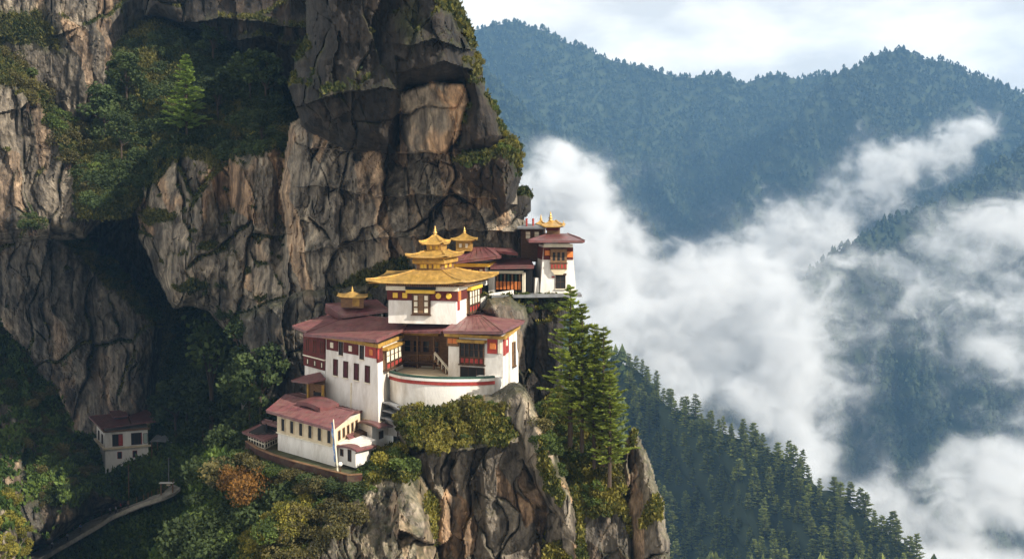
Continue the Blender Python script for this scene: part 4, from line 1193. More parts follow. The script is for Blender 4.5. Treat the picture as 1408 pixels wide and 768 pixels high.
for uc in (0.12, 0.36):
    bm = bmesh.new(); C1.box(bm, C1.w * uc - 0.5, C1.w * uc + 0.5, 0.2, CH - 2.4, 0.0, 0.25)
    corner.mesh("pilaster", bm, WHITE)
slab(corner, [P(609, 455, 128), P(691, 455.5, 124.8), P(663, 434, 136.5), P(638, 433, 138)], 0.3, ROOF)
slab(corner, [P(691, 455.5, 124.75), P(721, 441, 138), P(668, 429.5, 144), P(650, 430, 143), P(639, 433, 137.9), P(663, 434, 136.4)], 0.3, ROOF)

# ================================================================== the golden temple
z0, z1 = col_z(628, 446, 132), col_z(628, 394, 132)
base = foot([(534, 134), (628, 132), (661, 145), (560, 147)], z0)
gold = Thing("golden_temple", "white temple with wide gilded pagoda roofs in three tiers and a tall finial", "temple", base[1])
tf, tw = walls(gold, base, z1, WHITE, 0.01)
T0, T1 = tf[0], tf[1]; TH_ = z1 - z0
band(gold, [T0, T1], TH_ - 1.75, TH_ - 0.55, 0.14, MAROON, "frieze")
band(gold, [T0, T1], TH_ - 0.55, TH_ - 0.02, 0.26, PALE, "cornice")
for uc in (0.11, 0.25): medallion(gold, T0, uc, TH_ - 1.15, 0.33, YELLOW, 0.22)
for uc in (0.74, 0.89): medallion(gold, T0, uc, TH_ - 1.15, 0.36, YELLOW, 0.22, square=False)
w_ = window(gold, T0, 0.49, TH_ - 3.45, 2.3, 2.6, WOOD, WOODL, (3, 1), 0.30, sill=WOOD, fw=0.16)
bm = bmesh.new()
for k in (-1, 1):
    for j in range(3):
        c = T0.w * 0.49 + k * 0.66
        T0.box(bm, c - 0.22, c + 0.22, TH_ - 3.2 + 0.75 * j, TH_ - 3.2 + 0.75 * j + 0.55, 0.1, 0.275)
gold.mesh("pane", bm, PALE, w_)
bm = bmesh.new(); T0.box(bm, T0.w * 0.49 - 1.8, T0.w * 0.49 + 1.8, TH_ - 0.85, TH_ - 0.45, -0.1, 0.7); gold.mesh("window_hood", bm, YELLOW, w_)
bm = bmesh.new(); T0.box(bm, T0.w * 0.49 - 1.9, T0.w * 0.49 + 1.9, TH_ - 0.4, TH_ + 0.15, -0.1, 0.55); gold.mesh("window_canopy", bm, DARK, w_)
bay(gold, T1, 0.62, TH_ - 3.7, T1.w * 0.45, 3.1, 0.45, 4, PALE, WOODL, beam=YELLOW)
band(gold, [T1], TH_ - 1.75, TH_ - 0.55, 0.2, ORANGE, "frieze_panel", 0.03, 0.12)
band(gold, [T1], TH_ - 2.9, TH_ - 1.75, 0.14, REDPAINT, "frieze_panel", 0.03, 0.09)
zc = col_z(628, 391, 130)
# rafters below the first roof
bm = bmesh.new()
n_r = 30
for k in range(n_r):
    T0.box(bm, T0.w * (k + 0.3) / n_r, T0.w * (k + 0.75) / n_r, TH_, TH_ + 0.28, -0.5, 1.1)
for k in range(36):
    T1.box(bm, T1.w * (k + 0.3) / 36, T1.w * (k + 0.75) / 36, TH_, TH_ + 0.28, -0.5, 1.1)
gold.mesh("rafter_row", bm, WOODL)
def tier(t, pts, z, top, ztop, thick, curl, mat=GOLD, name="roof"):
    e = [Vector(PZ(px, z, D)) for px, D in pts]; r = [Vector(PZ(px, ztop, D)) for px, D in top]
    return hip_roof(t, e, r, thick, mat, name, curl, GOLDD)
za = col_z(634, 388.5, 129.5); zb = col_z(608, 371.5, 135.5)
tier(gold, [(503, 132), (635, 129.5), (686, 147), (532, 150)], za, [(570, 136.4), (608, 135.5), (626, 142.5), (588, 143.5)], zb, 0.22, 0.28)
b2 = foot([(573, 136.8), (607, 136), (624, 142.3), (590, 143)], zb - 0.3)
z2 = col_z(607, 359, 136)
f2, w2 = walls(gold, b2, z2, WOODL, -0.02, "upper_storey")
for uc in (0.28, 0.56, 0.82): window(gold, f2[0], uc, 0.45, 0.95 if uc != 0.56 else 0.45, 0.75, GOLDD, YELLOW, (2, 1), 0.12, parent=w2)
for uc in (0.3, 0.65): window(gold, f2[1], uc, 0.45, 1.3, 0.75, GOLDD, YELLOW, (2, 1), 0.12, parent=w2)
e2 = [Vector((p.x, p.y, z2)) for p in inset(b2, -0.45)]
hip_roof(gold, e2, [Vector((p.x, p.y, z2 + 0.55)) for p in inset(b2, -0.1)], 0.3, OCHRE, "cornice", 0.0, GOLDD)
z3 = col_z(613, 352.5, 134.5); z3t = col_z(608, 344.5, 137)
tier(gold, [(557, 136), (613, 134.3), (638, 144), (578, 146)], z3, [(585, 138), (608, 137.3), (616, 141.2), (594, 142)], z3t, 0.2, 0.26)
b3 = foot([(587, 138.2), (606.5, 137.5), (614, 141), (596, 141.8)], z3t - 0.2)
z4 = col_z(607, 335, 137.5)
f3, w3 = walls(gold, b3, z4, GOLDD, -0.06, "upper_storey")
for uc in (0.3, 0.7): window(gold, f3[0], uc, 0.25, 0.5, 0.6, GOLDD, YELLOW, (1, 1), 0.08, parent=w3)
z5 = z4 + 0.05
e = [PZ(px, z5, D) for px, D in ((576, 137.6), (609, 136.6), (620, 141.8), (588, 143))]
c = sum(e, Vector()) / 4
hip_roof(gold, e, [c.lerp(p, 0.14) + Vector((0, 0, 0.95)) for p in e], 0.16, GOLD, "roof", 0.3, GOLDD)
finial(gold, c + Vector((0, 0, 0.85)), 1.35)

# ================================================================== rear temple with the second gilded lantern
z0, z1 = col_z(665, 392, 148), col_z(665, 362, 148)
base = foot([(618, 148.5), (668, 148), (680, 156), (628, 157)], z0)
rear = Thing("rear_temple", "smaller temple behind the golden one, maroon roof topped by a gilded lantern", "temple", base[1])
rf, rw = walls(rear, base, z1, WHITE, 0.0)
R0 = rf[0]; RH = z1 - z0
band(rear, [R0], RH - 2.2, RH - 0.5, 0.14, MAROON, "frieze", 0.0, 0.98)
for k in range(6): window(rear, R0, 0.1 + 0.155 * k, RH - 1.9, 0.55, 1.2, WOODL, PALE if k % 2 else DARK, (1, 2), 0.25)
band(rear, [R0, rf[1]], RH - 0.45, RH, 0.5, YELLOW, "eave_beam")
slab(rear, [P(627, 359, 147), P(684, 352, 145.5), P(668, 340.5, 152), P(645, 340.5, 153)], 0.35, ROOF)
slab(rear, [P(684, 352, 145.4), P(690, 351.5, 153), P(680, 342, 155), P(668, 340.5, 152)], 0.35, ROOF)
slab(rear, [P(622, 358, 147.5), P(627, 359, 147.0), P(645, 340.5, 153), P(628, 342, 155)], 0.35, ROOFD)
slab(rear, [P(676, 344, 153), P(712, 348.5, 150), P(703, 342, 156), P(680, 340.5, 157)], 0.3, ROOF)
lb = foot([(627, 150), (648, 149.5), (650, 153), (630, 154)], col_z(640, 345, 150))
lz = col_z(640, 329, 150)
lf, lw = walls(rear, lb, lz, GOLDD, -0.02, "roof_lantern")
for uc in (0.3, 0.7): window(rear, lf[0], uc, 0.4, 0.55, 0.7, GOLDD, PALE, (1, 1), 0.1, parent=lw)
e = [Vector((p.x, p.y, lz)) for p in inset(lb, -0.7)]; c = sum(e, Vector()) / 4
hip_roof(rear, e, [c.lerp(p, 0.12) + Vector((0, 0, 0.8)) for p in e], 0.16, GOLD, "lantern_roof", 0.22, GOLDD, lw)
finial(rear, c + Vector((0, 0, 0.72)), 1.0, parent=lw)

# ================================================================== open gallery between temple and tower
z0, z1 = col_z(700, 404, 149), col_z(700, 368, 149)
base = foot([(672, 150.5), (732, 149), (736, 158), (676, 159)], z0)
galr = Thing("column_gallery", "dark open gallery with orange columns beside the tower", "gallery", base[1])
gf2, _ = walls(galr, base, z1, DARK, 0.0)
Q = gf2[0]; QH = z1 - z0
for k in range(7):
    bm = bmesh.new()
    x = Q.w * (0.22 + 0.085 * k)
    Q.box(bm, x - 0.09, x + 0.09, 0.6, QH - 0.9, 0.35, 0.52)
    cc = galr.mesh("column", bm, GREEN if k % 2 else WOODL)
    bm = bmesh.new(); Q.box(bm, x - 0.16, x + 0.16, 0.6, 1.7, 0.30, 0.6); galr.mesh("orange_panel", bm, ORANGE, cc)
band(galr, [Q], QH - 0.8, QH - 0.4, 0.7, PALE, "eave_beam", 0.12, 0.8)
bm = bmesh.new(); Q.box(bm, 0.1, Q.w * 0.16, 0, QH - 0.4, 0.0, 0.5); galr.mesh("white_pier", bm, WHITE)
bm = bmesh.new(); Q.box(bm, Q.w * 0.80, Q.w * 0.86, 0, QH - 0.6, 0.4, 0.8); galr.mesh("white_pier", bm, PALE)
slab(galr, [P(674, 367, 147.5), P(734, 366, 147), P(728, 354, 157), P(680, 356, 158)], 0.3, ROOFD)
bm = bmesh.new()
for (a, b) in (((655, 414), (672, 404)), ((672, 404), (706, 399))):
    p, q = P(a[0], a[1], 146.5), P(b[0], b[1], 147)
    u = (q - p).normalized(); n = u.cross(Vector((0, 0, 1))).normalized()
    quad_box(bm, p, u, n, Vector((0, 0, 1)), 0, (q - p).length, -0.25, 0.25, -1.6, 0.05)
galr.mesh("parapet", bm, WHITE)
bm = bmesh.new()
p, q = P(676, 406, 145.5), P(800, 404.5, 145.5)
quad_box(bm, p, (q - p).normalized(), Vector((0, 1, 0)), Vector((0, 0, 1)), 0, (q - p).length, 0, 4.0, -0.35, 0)
galr.mesh("stone_ledge", bm, GREY)

# ================================================================== the tower at the cliff edge
z0, z1 = col_z(768, 407, 148), col_z(768, 337, 148)
base = foot([(742.5, 148.2), (792.5, 148), (787, 158), (733, 157)], z0)
tower = Thing("tower_house", "white tower house at the cliff edge with hanging bay window", "tower", base[1])
wf, ww = walls(tower, base, z1, WHITE, 0.075)
W0, W3 = wf[0], wf[3]; WH = z1 - z0
for k_, f in ((0, W0), (3, W3)):
    band(tower, [f], WH - 1.95, WH - 0.3, 0.10, MAROON, "frieze", 0.09 if f is W0 else 0.05, 0.91 if f is W0 else 0.95)
medallion(tower, W0, 0.20, WH - 1.05, 0.36, ORANGE, 0.2)
medallion(tower, W0, 0.82, WH - 1.25, 0.42, ORANGE, 0.2)
band(tower, [W0], WH - 0.3, WH + 0.15, 0.5, PALE, "cornice", 0.1, 0.9)
u0, u1 = W0.w * 0.285, W0.w * 0.735
bm = bmesh.new()
W0.box(bm, u0, u1, WH - 3.3, WH - 0.45, -0.1, 0.6)
bo = tower.mesh("bay_window", bm, WOODL)
bm = bmesh.new()
quad_box(bm, W0.bl, W0.u, W0.n, W0.up * -1, u0, u1, -0.1, 0.55, -(WH - 3.3), -(WH - 4.0), taper=0.55)
tower.mesh("corbel", bm, CREAM, bo)
bm = bmesh.new()
for k in range(3):
    x = u0 + (u1 - u0) * (0.22 + 0.28 * k)
    W0.box(bm, x - 0.17, x + 0.17, WH - 2.1, WH - 1.0, 0.55, 0.63)
tower.mesh("pane", bm, DARK, bo)
for k in range(5):
    bm = bmesh.new()
    x = u0 + (u1 - u0) * (0.1 + 0.2 * k)
    W0.box(bm, x - 0.12, x + 0.12, WH - 3.15, WH - 2.6, 0.55, 0.64)
    tower.mesh("carved_panel", bm, REDPAINT, bo)
bm = bmesh.new(); W0.box(bm, u0 - 0.1, u1 + 0.1, WH - 2.5, WH - 2.38, -0.1, 0.68); W0.box(bm, u0 - 0.1, u1 + 0.1, WH - 0.6, WH - 0.46, -0.1, 0.72); tower.mesh("rail", bm, WOOD, bo)
window(tower, W0, 0.565, 1.0, 1.35, 1.85, WOOD, DARK, (2, 2), 0.14, lintel=WOOD, sill=PALE)
bm = bmesh.new(); W0.box(bm, W0.w * 0.36 - 0.2, W0.w * 0.36 + 0.2, 2.5, 2.7, 0, 0.12); tower.mesh("plaque", bm, REDPAINT)
bm = bmesh.new()
p, q = P(734, 402, 150), P(742, 404, 147.6)
tower_side = [P(731, 381, 150.5), P(735, 380, 150)]
quad_box(bm, P(731.5, 403, 150.3), Vector((1, 0, 0)), Vector((0.2, -1, 0)).normalized(), Vector((0, 0, 1)), 0, 0.7, -0.3, 1.6, 0, 2.2, taper=0.12)
tower.mesh("stair_parapet", bm, WHITE)
ze = col_z(803, 330.5, 146); zp = col_z(770, 322, 150)
e = [PZ(727, ze, 146.6), PZ(804, ze, 146), PZ(798, ze, 160), PZ(722, ze, 160)]
hip_roof(tower, e, [PZ(752, zp, 151), PZ(782, zp, 151), PZ(780, zp, 156), PZ(752, zp, 156)], 0.3, ROOFD, "roof", 0.0, WOOD)
ub = foot([(752, 151.5), (769, 151), (770, 155), (754, 155.5)], zp - 0.2)
uz = col_z(768, 310.5, 151)
uf, uw = walls(tower, ub, uz, WOODL, -0.02, "upper_storey")
band(tower, [uf[0]], 0.7, 1.05, 0.1, MAROON, "frieze", 0.0, 0.98, uw)
e = [PZ(744.5, uz, 150.3), PZ(774, uz, 149.7), PZ(777, uz, 156.5), PZ(748, uz, 157)]
c = sum(e, Vector()) / 4
hip_roof(tower, e, [c.lerp(p, 0.25) + Vector((0, 0, 0.75)) for p in e], 0.16, GOLD, "roof", 0.2, GOLDD)
finial(tower, PZ(757, uz + 0.65, 152.5), 1.35)
finial(tower, PZ(775, uz + 0.15, 150.2), 0.6)
# lower wing on its left
sb = foot([(716, 156), (746, 154), (750, 160), (720, 162)], col_z(735, 360, 154))
sz = col_z(735, 313, 154)
sf, sw = walls(tower, sb, sz, WOOD, 0.0, "side_wing")
for uc in (0.35, 0.75): window(tower, sf[0], uc, (sz - sb[0].z) - 1.6, 0.9, 1.1, WOODL, PALE, (1, 2), 0.12, parent=sw)
e = [PZ(711, sz, 154.5), PZ(749, sz, 152.5), PZ(752, sz, 161), PZ(714, sz, 162.5)]; c = sum(e, Vector()) / 4
hip_roof(tower, e, [c.lerp(p, 0.3) + Vector((0, 0, 0.5)) for p in e], 0.2, GREY, "roof", 0.0, WOOD)
e = [PZ(737, sz + 0.45, 155.5), PZ(750, sz + 0.45, 155), PZ(750, sz + 0.45, 158), PZ(738, sz + 0.45, 158.5)]; c = sum(e, Vector()) / 4
hip_roof(tower, e, [c.lerp(p, 0.15) + Vector((0, 0, 0.5)) for p in e], 0.14, GOLD, "roof", 0.12, GOLDD)
finial(tower, c + Vector((0, 0, 0.45)), 0.95)
for px in (724, 733):
    bm = bmesh.new(); p = PZ(px, sz + 0.2, 155); tube(bm, p, p + Vector((0, 0, 1.1)), 0.12, 0.16); tower.mesh("roof_ornament", bm, REDPAINT)

# ================================================================== white terrace wall with the painted parapet
def curve_pts(pts, n):
    px = np.array([p[0] for p in pts]); s = np.linspace(0, 1, n); u = np.linspace(0, 1, len(pts))
    # smooth through the points
    def cr(vals):
        v = np.array(vals, float); out = []
        for q in s * (len(v) - 1):
            i = min(int(q), len(v) - 2); t = q - i
            p0, p1, p2, p3 = v[max(i - 1, 0)], v[i], v[i + 1], v[min(i + 2, len(v) - 1)]
            out.append(0.5 * (2 * p1 + (p2 - p0) * t + (2 * p0 - 5 * p1 + 4 * p2 - p3) * t * t + (3 * p1 - p0 - 3 * p2 + p3) * t ** 3))
        return out
    return list(zip(cr([p[0] for p in pts]), cr([p[1] for p in pts]), cr([p[2] for p in pts])))
def strip_wall(t, line, za, zb, thick, mat, name, parent=None, out=0.0):
    """a curved wall along points; za/zb: metres below/above each point"""
    bm = bmesh.new(); rows = []
    n = len(line)
    for i, p in enumerate(line):
        a, b = line[max(i - 1, 0)], line[min(i + 1, n - 1)]
        u = (b - a); u.z = 0; u.normalize(); nn = Vector((u.y, -u.x, 0))
        rows.append([bm.verts.new(p + nn * o + Vector((0, 0, z))) for o, z in ((out, za), (out, zb), (out - thick, zb), (out - thick, za))])
    for a, b in zip(rows, rows[1:]):
        for k in range(4): bm.faces.new([a[k], b[k], b[(k + 1) % 4], a[(k + 1) % 4]])
    bm.faces.new(rows[0]); bm.faces.new(rows[-1][::-1])
    return t.mesh(name, bm, mat, parent)
cp = [P(a, b, c) for a, b, c in curve_pts([(536, 517, 130), (552, 518, 127.5), (580, 520, 125.8), (612, 521, 125), (640, 520, 125), (664, 519.5, 125.3), (680, 518, 126)], 40)]
zm = cp[20].z
cp = [Vector((p.x, p.y, zm)) for p in cp]
tw_ = Thing("terrace_wall", "curved white retaining wall with a green, white and red striped parapet below the gallery", "retaining wall", cp[20] + Vector((0, 0, -3.4)))
strip_wall(tw_, cp, -5.2, -0.72, 0.6, WHITE, "wall")
strip_wall(tw_, cp, -0.72, -0.30, 0.5, REDPAINT, "red_stripe", out=0.10)
strip_wall(tw_, cp, -0.30, 0.02, 0.5, WHITE, "white_stripe", out=0.14)
strip_wall(tw_, cp, 0.02, 0.24, 0.5, GREEN, "parapet_cap", out=0.12)
bm = bmesh.new()
fl_ = [bm.verts.new(p + Vector((0, 0.3, -0.4))) for p in cp] + [bm.verts.new(P(622, 520, 137) * 1.0), bm.verts.new(P(548, 520, 139))]
for v in fl_[-2:]: v.co.z = zm - 0.4
bm.faces.new(fl_)
tw_.mesh("terrace_floor", bm, CREAM)

# ================================================================== porch left of the hall
pb = foot([(424, 135), (446, 133.5), (450, 139), (428, 140)], col_z(435, 562, 134))
pz = col_z(435, 528, 134)
porch = Thing("timber_porch", "small timber porch with a sagging brown roof against the left end of the hall", "porch", pb[0])
pf, pw = walls(porch, pb, pz, WOODL, 0.0)
bm = bmesh.new(); pf[0].box(bm, pf[0].w * 0.42, pf[0].w * 0.86, 0.1, 2.1, -0.02, 0.08); dr = porch.mesh("door", bm, DARK)
bm = bmesh.new(); pf[0].box(bm, pf[0].w * 0.36, pf[0].w * 0.42, 0.1, 2.2, -0.02, 0.14); pf[0].box(bm, pf[0].w * 0.86, pf[0].w * 0.92, 0.1, 2.2, -0.02, 0.14); porch.mesh("door_frame", bm, WOOD, dr)
for x in (0.04, 0.96):
    bm = bmesh.new(); pf[0].box(bm, pf[0].w * x - 0.12, pf[0].w * x + 0.12, 0, pz - pb[0].z, 0.02, 0.24); porch.mesh("post", bm, OCHRE)
slab(porch, [P(400.5, 523, 135.5), P(424, 526, 131.6), P(447.5, 520.5, 133), P(440, 512, 138), P(417, 517, 139)], 0.16, ROOFD)

# ================================================================== lower house
z0, z1 = col_z(461, 641, 119.5), col_z(461, 588, 119.5)
base = foot([(382, 128), (461, 119.5), (496, 128.5), (420, 139)], z0)
low = Thing("lower_house", "low cream house with a row of six dark windows and maroon roof below the hall", "house", base[1])
lf, lw = walls(low, base, z1, WHITE, 0.01)
zt_low = z1 + 0.30
L0, L1 = lf[0], lf[1]; LH = z1 - z0
band(low, [L0, L1], LH * 0.5, LH - 0.02, 0.05, CREAM, "upper_wall")
band(low, [L0, L1], LH * 0.5 - 0.12, LH * 0.5, 0.16, PALE, "string_course")
for k in range(6):
    window(low, L0, 0.115 + 0.16 * k, LH * 0.56, 0.82, LH * 0.36, CREAM, DARK, (1, 1), 0.16, fw=0.06, lintel=WOODL if k == 99 else None)
bm = bmesh.new()
for k in range(22): L0.box(bm, L0.w * (k + .25) / 22, L0.w * (k + .75) / 22, LH, LH + 0.18, -0.4, 0.7)
low.mesh("rafter_row", bm, WOOD)
for k in range(5): window(low, L1, 0.14 + 0.17 * k, LH * 0.62, 0.8, LH * 0.26, WOODL, DARK, (1, 1), 0.12)
slab(low, [PZ(366, zt_low + 0.1, 128), PZ(457, zt_low, 117.4), PZ(486, zt_low + 0.35, 126), PZ(392, zt_low + 0.45, 137)], 0.28, ROOF)
slab(low, [PZ(392, zt_low + 0.45, 137), PZ(486, zt_low + 0.35, 126), PZ(500, zt_low - 0.3, 130), PZ(412, zt_low - 0.3, 143)], 0.28, ROOFD)
curved_roof(low, [PZ(408, zt_low + 0.75, 130.3), PZ(440, zt_low + 0.7, 126), PZ(466, zt_low + 0.75, 129), PZ(432, zt_low + 0.85, 134)], 0.25, 0.5, ROOFD, "roof_vent")
zg = P(462, 590, 119.5)
gtri = [P(459, 588.5, 119.2), P(488, 582, 127.5), P(474, 572, 123.5)]

# white latticed pavilion
z0, z1 = col_z(364, 624, 128), col_z(364, 603, 128)
base = foot([(342, 132), (364, 128.3), (384, 132.5), (362, 137)], z0)
pav = Thing("latticed_pavilion", "little pavilion with white lattice walls and maroon roof left of the lower house", "pavilion", base[1])
vf, vw = walls(pav, base, z1, DARK, 0.0)
for f in vf[:2]:
    bm = bmesh.new(); hh = z1 - z0
    nn = 6
    for k in range(nn + 1):
        x = f.w * k / nn; f.box(bm, max(0, x - 0.05), min(f.w, x + 0.05), 0, hh, 0.01, 0.08)
    for k in range(4):
        f.box(bm, 0, f.w, hh * k / 3.4, hh * k / 3.4 + 0.11, 0.015, 0.095)
    pav.mesh("lattice", bm, PALE, vw)
slab(pav, [P(333, 593.5, 132.5), P(363.5, 605.5, 126.3), P(386, 597, 130.5), P(357, 583, 138)], 0.2, ROOFD)
slab(pav, [P(360, 579.5, 134), P(383, 585, 130.6), P(390, 582, 133), P(364, 576, 137)], 0.25, ROOFD, "roof")
for (px, D) in ((366, 132), (381, 131.8), (376, 135)):
    bm = bmesh.new()
    p = PZ(px, col_z(370, 597, 132), D); tube(bm, p, p + Vector((0, 0, 1.3)), 0.12, n=6)
    pav.mesh("roof_post", bm, DARK)

# white shed with pink curved roof, and the sheds behind it
z0, z1 = col_z(489, 643, 117.5), col_z(489, 617, 117.5)
base = foot([(463.5, 120.2), (489, 117.5), (517, 122.5), (492, 126)], z0)
shed = Thing("white_shed", "white shed with two small dark windows and a pink curved roof, beside the flagpole", "shed", base[1])
sf, sw = walls(shed, base, z1, WHITE, 0.0)
SH_ = z1 - z0
window(shed, sf[0], 0.28, 0.9, 0.55, 0.75, WOOD, DARK, (1, 1), 0.1); window(shed, sf[0], 0.70, 0.55, 0.6, 1.3, WOOD, DARK, (1, 1), 0.1)
curved_roof(shed, [P(461, 612.5, 119.5), P(490, 618.5, 116.4), P(518, 612, 121.5), P(480, 603.5, 126)], 0.22, 0.22, ROOF)
z0, z1 = col_z(489, 612, 123.5), col_z(489, 599, 123.5)
base = foot([(466, 126), (489, 123.5), (512, 127), (492, 131)], z0 - 2)
shed2 = Thing("dark_shed", "dark shed with a faded pink curved roof tucked between the white shed and hall", "shed", base[1])
sf, sw = walls(shed2, base, z1, WOOD, 0.0)
window(shed2, sf[0], 0.6, z1 - z0 + 0.6, 0.7, 0.9, WOODL, DARK, (1, 1), 0.1)
curved_roof(shed2, [P(463, 596, 125), P(480, 602, 122.4), P(508, 597, 126.5), P(488, 590.5, 131)], 0.3, 0.22, ROOF)
z0, z1 = col_z(510, 600, 124.5), col_z(510, 583, 124.5)
base = foot([(494, 128), (512, 124.5), (541, 129), (520, 133)], z0 - 3)
shed3 = Thing("wall_foot_shed", "low brown roofed lean-to at the foot of the hall's right corner", "shed", base[1])
sf, sw = walls(shed3, base, z1 - 0.3, WHITE, 0.0)
window(shed3, sf[1], 0.4, z1 - z0 + 1.0, 0.9, 0.9, WOOD, DARK, (1, 1), 0.1)
curved_roof(shed3, [P(493, 579.5, 126.5), P(520, 586.5, 122.6), P(543, 584, 128), P(500, 575, 131)], 0.25, 0.22, ROOFD)
# grey draped roofs stepping down beside the hall corner
z0 = col_z(540, 600, 127)
base = foot([(524, 128.5), (548, 127), (556, 132), (530, 134)], z0)
steps = Thing("stepped_shelter", "three overlapping grey sheet roofs stepping down beside the white terrace wall", "shelter", base[1])
sf, sw = walls(steps, base, col_z(540, 578, 127), WHITE, 0.0)
for k, (dx, dy) in enumerate(((0, 0), (2, 11), (-1, 21))):
    curved_roof(steps, [P(522 + dx * .4, 552 + dy, 128.5 - k * .5), P(548 + dx, 562 + dy, 125.2 - k * .6), P(560 + dx, 557 + dy, 129 - k * .5), P(535 + dx, 547 + dy, 132 - k * .5)], 0.18, 0.14, GREY)
for px, D in ((524, 128.3), (547, 126), (557, 129)):
    bm = bmesh.new(); p = PZ(px, z0, D); tube(bm, p, PZ(px, col_z(px, 558, D), D), 0.09); steps.mesh("post", bm, WOOD)

# terrace in front of the lower house
tz = col_z(461, 641, 119.5) - 0.02
edge = [PZ(px, tz, D) for px, D in ((338, 131.5), (352, 127.5), (374, 124.0), (405, 120.5), (440, 117.3), (478, 114.2), (498, 114.6))]
terr = Thing("stone_terrace", "grassy terrace with a low dark red edge wall in front of the lower house", "terrace", edge[3])
bm = bmesh.new()
back = [PZ(px, tz, D) for px, D in ((520, 122), (500, 130), (420, 140), (350, 140))]
up = [bm.verts.new(p) for p in edge + back]; dn = [bm.verts.new(p - Vector((0, 0, 0.8))) for p in edge + back]
bm.faces.new(up); bm.faces.new(dn[::-1])
for i in range(len(up)): bm.faces.new([up[i], dn[i], dn[(i + 1) % len(up)], up[(i + 1) % len(up)]])
TERR_M = paint("terrace_turf", (0.055, 0.062, 0.028), 0.95, 0.6, 0.5, bump=0.5, bscale=4, dirt=(0.13, 0.10, 0.06))
terr.mesh("turf", bm, TERR_M)
dense = []
for a, b in zip(edge[:-1], edge[1:]):
    for k in range(5): dense.append(a.lerp(b, k / 5))
dense.append(edge[-1])
strip_wall(terr, dense, -0.4, 0.30, 0.35, paint("edge_wall", (0.055, 0.025, 0.020), 0.9, 1, 0.4, dirt=(0.10, 0.08, 0.05)), "edge_wall", out=0.06)
strip_wall(terr, dense, 0.32, 0.40, 0.45, WOODL, "coping", out=0.11)

# flagpole
b0 = PZ(464.5, tz, 116.2)
pole = Thing("flagpole", "tall thin white flagpole with a narrow blue prayer flag in front of lower house", "flagpole", b0)
bm = bmesh.new(); tube(bm, b0, b0 + Vector((-0.42, 0, 5.9)), 0.09, 0.05); pole.mesh("pole", bm, PALE)
FLAG = paint("flag_cloth", (0.16, 0.27, 0.50), 0.9, 0.6, 0.5, dirt=(0.7, 0.7, 0.7))
bm = bmesh.new()
rows = []
for k in range(16):
    z = 1.3 + 4.3 * k / 15; x = -0.42 * z / 5.9
    w = 0.17 + 0.05 * math.sin(k * 1.3)
    rows.append([bm.verts.new(b0 + Vector((x - 0.1, 0.05 * math.sin(k), z))), bm.verts.new(b0 + Vector((x - 0.1 - w, 0.12 * math.sin(k * 0.9 + 1), z - 0.05)))])
for a, b in zip(rows, rows[1:]): bm.faces.new([a[0], a[1], b[1], b[0]])
bmesh.ops.solidify(bm, geom=bm.faces[:], thickness=0.02)
pole.mesh("flag", bm, FLAG)
# lamp and dish
b0 = PZ(468, tz, 115.6)
lamp = Thing("terrace_lamp", "small white globe lamp on a short post at the terrace corner", "lamp", b0)
bm = bmesh.new(); tube(bm, b0, b0 + Vector((0, 0, 1.0)), 0.06); lamp.mesh("post", bm, WOOD)
bm = bmesh.new(); bmesh.ops.create_uvsphere(bm, u_segments=14, v_segments=10, radius=0.24, matrix=Matrix.Translation(b0 + Vector((0, 0, 1.2)))); lamp.mesh("globe", bm, WHITE, smooth=True)
b0 = P(420, 562, 133)
dish = Thing("satellite_dish", "white satellite dish standing on the maroon roof of the lower house", "satellite dish", b0)
bm = bmesh.new(); tube(bm, b0 + Vector((0, 0, -0.3)), b0 + Vector((0, 0, 0.3)), 0.05); dish.mesh("mast", bm, GREY)
bm = bmesh.new()
lathe(bm, (0, 0, 0), [(0.05, 0.0), (0.25, 0.04), (0.45, 0.13), (0.55, 0.22), (0.53, 0.22), (0.42, 0.15), (0.05, 0.03)], 16)
bmesh.ops.transform(bm, matrix=Matrix.Translation(b0 + Vector((0, 0, 0.3))) @ Matrix.Rotation(math.radians(40), 4, 'X'), verts=bm.verts[:])
dish.mesh("reflector", bm, WHITE, smooth=True)

# ================================================================== hut, path and people low on the left
def slope_pt(px, py, lift=0.0):
    d, _ = surf(np.array([px]), np.array([py]), [slope])
    return P(px, py, float(d[0])) + Vector((0, 0, lift))

hz0, hz1 = col_z(175, 646, 236), col_z(175, 588, 236)
base = foot([(145, 233), (205, 236.5), (201, 246), (133, 243)], hz0)
hut = Thing("hillside_hut", "white two storey hut with rusty roof on the dark slope above the path", "hut", base[0])
uf, uw = walls(hut, base, hz1, WHITE, 0.015)
U0, U3 = uf[0], uf[3]; UH = hz1 - hz0
zl = UH * 0.56
band(hut, [U0, U3], zl, zl + 0.35, 0.55, CREAM, "ledge")
band(hut, [U0, U3], UH - 0.4, UH, 0.35, WOODL, "eave_beam")
for (a, b) in ((0.17, 0.41), (0.60, 0.85)):
    w_ = window(hut, U0, (a + b) / 2, zl + 0.55, U0.w * (b - a), 2.6, WOOD, DARK, (3, 1), 0.14)
    bm = bmesh.new(); U0.box(bm, U0.w * (a + (b - a) * (0.6 if a < 0.3 else 0.92)), U0.w * b, zl + 0.65, zl + 3.0, 0.05, 0.16); hut.mesh("red_curtain", bm, REDPAINT, w_)
window(hut, U0, 0.93, zl + 0.7, 0.9, 2.2, WOOD, paint("pale_green_pane", (0.35, 0.42, 0.38), 0.5, 2, 0.2), (1, 1), 0.14)
for uc in (0.33, 0.68): window(hut, U0, uc, zl - 2.2, 0.95, 1.5, REDPAINT, DARK, (1, 1), 0.14)
for uc in (0.3, 0.7): window(hut, U3, uc, zl + 0.7, 1.4, 2.0, WOOD, DARK, (2, 1), 0.14)
slab(hut, [P(139, 588, 231), P(215, 577.5, 236.5), P(203, 563.5, 247), P(122, 572, 244)], 0.35, ROOFD)
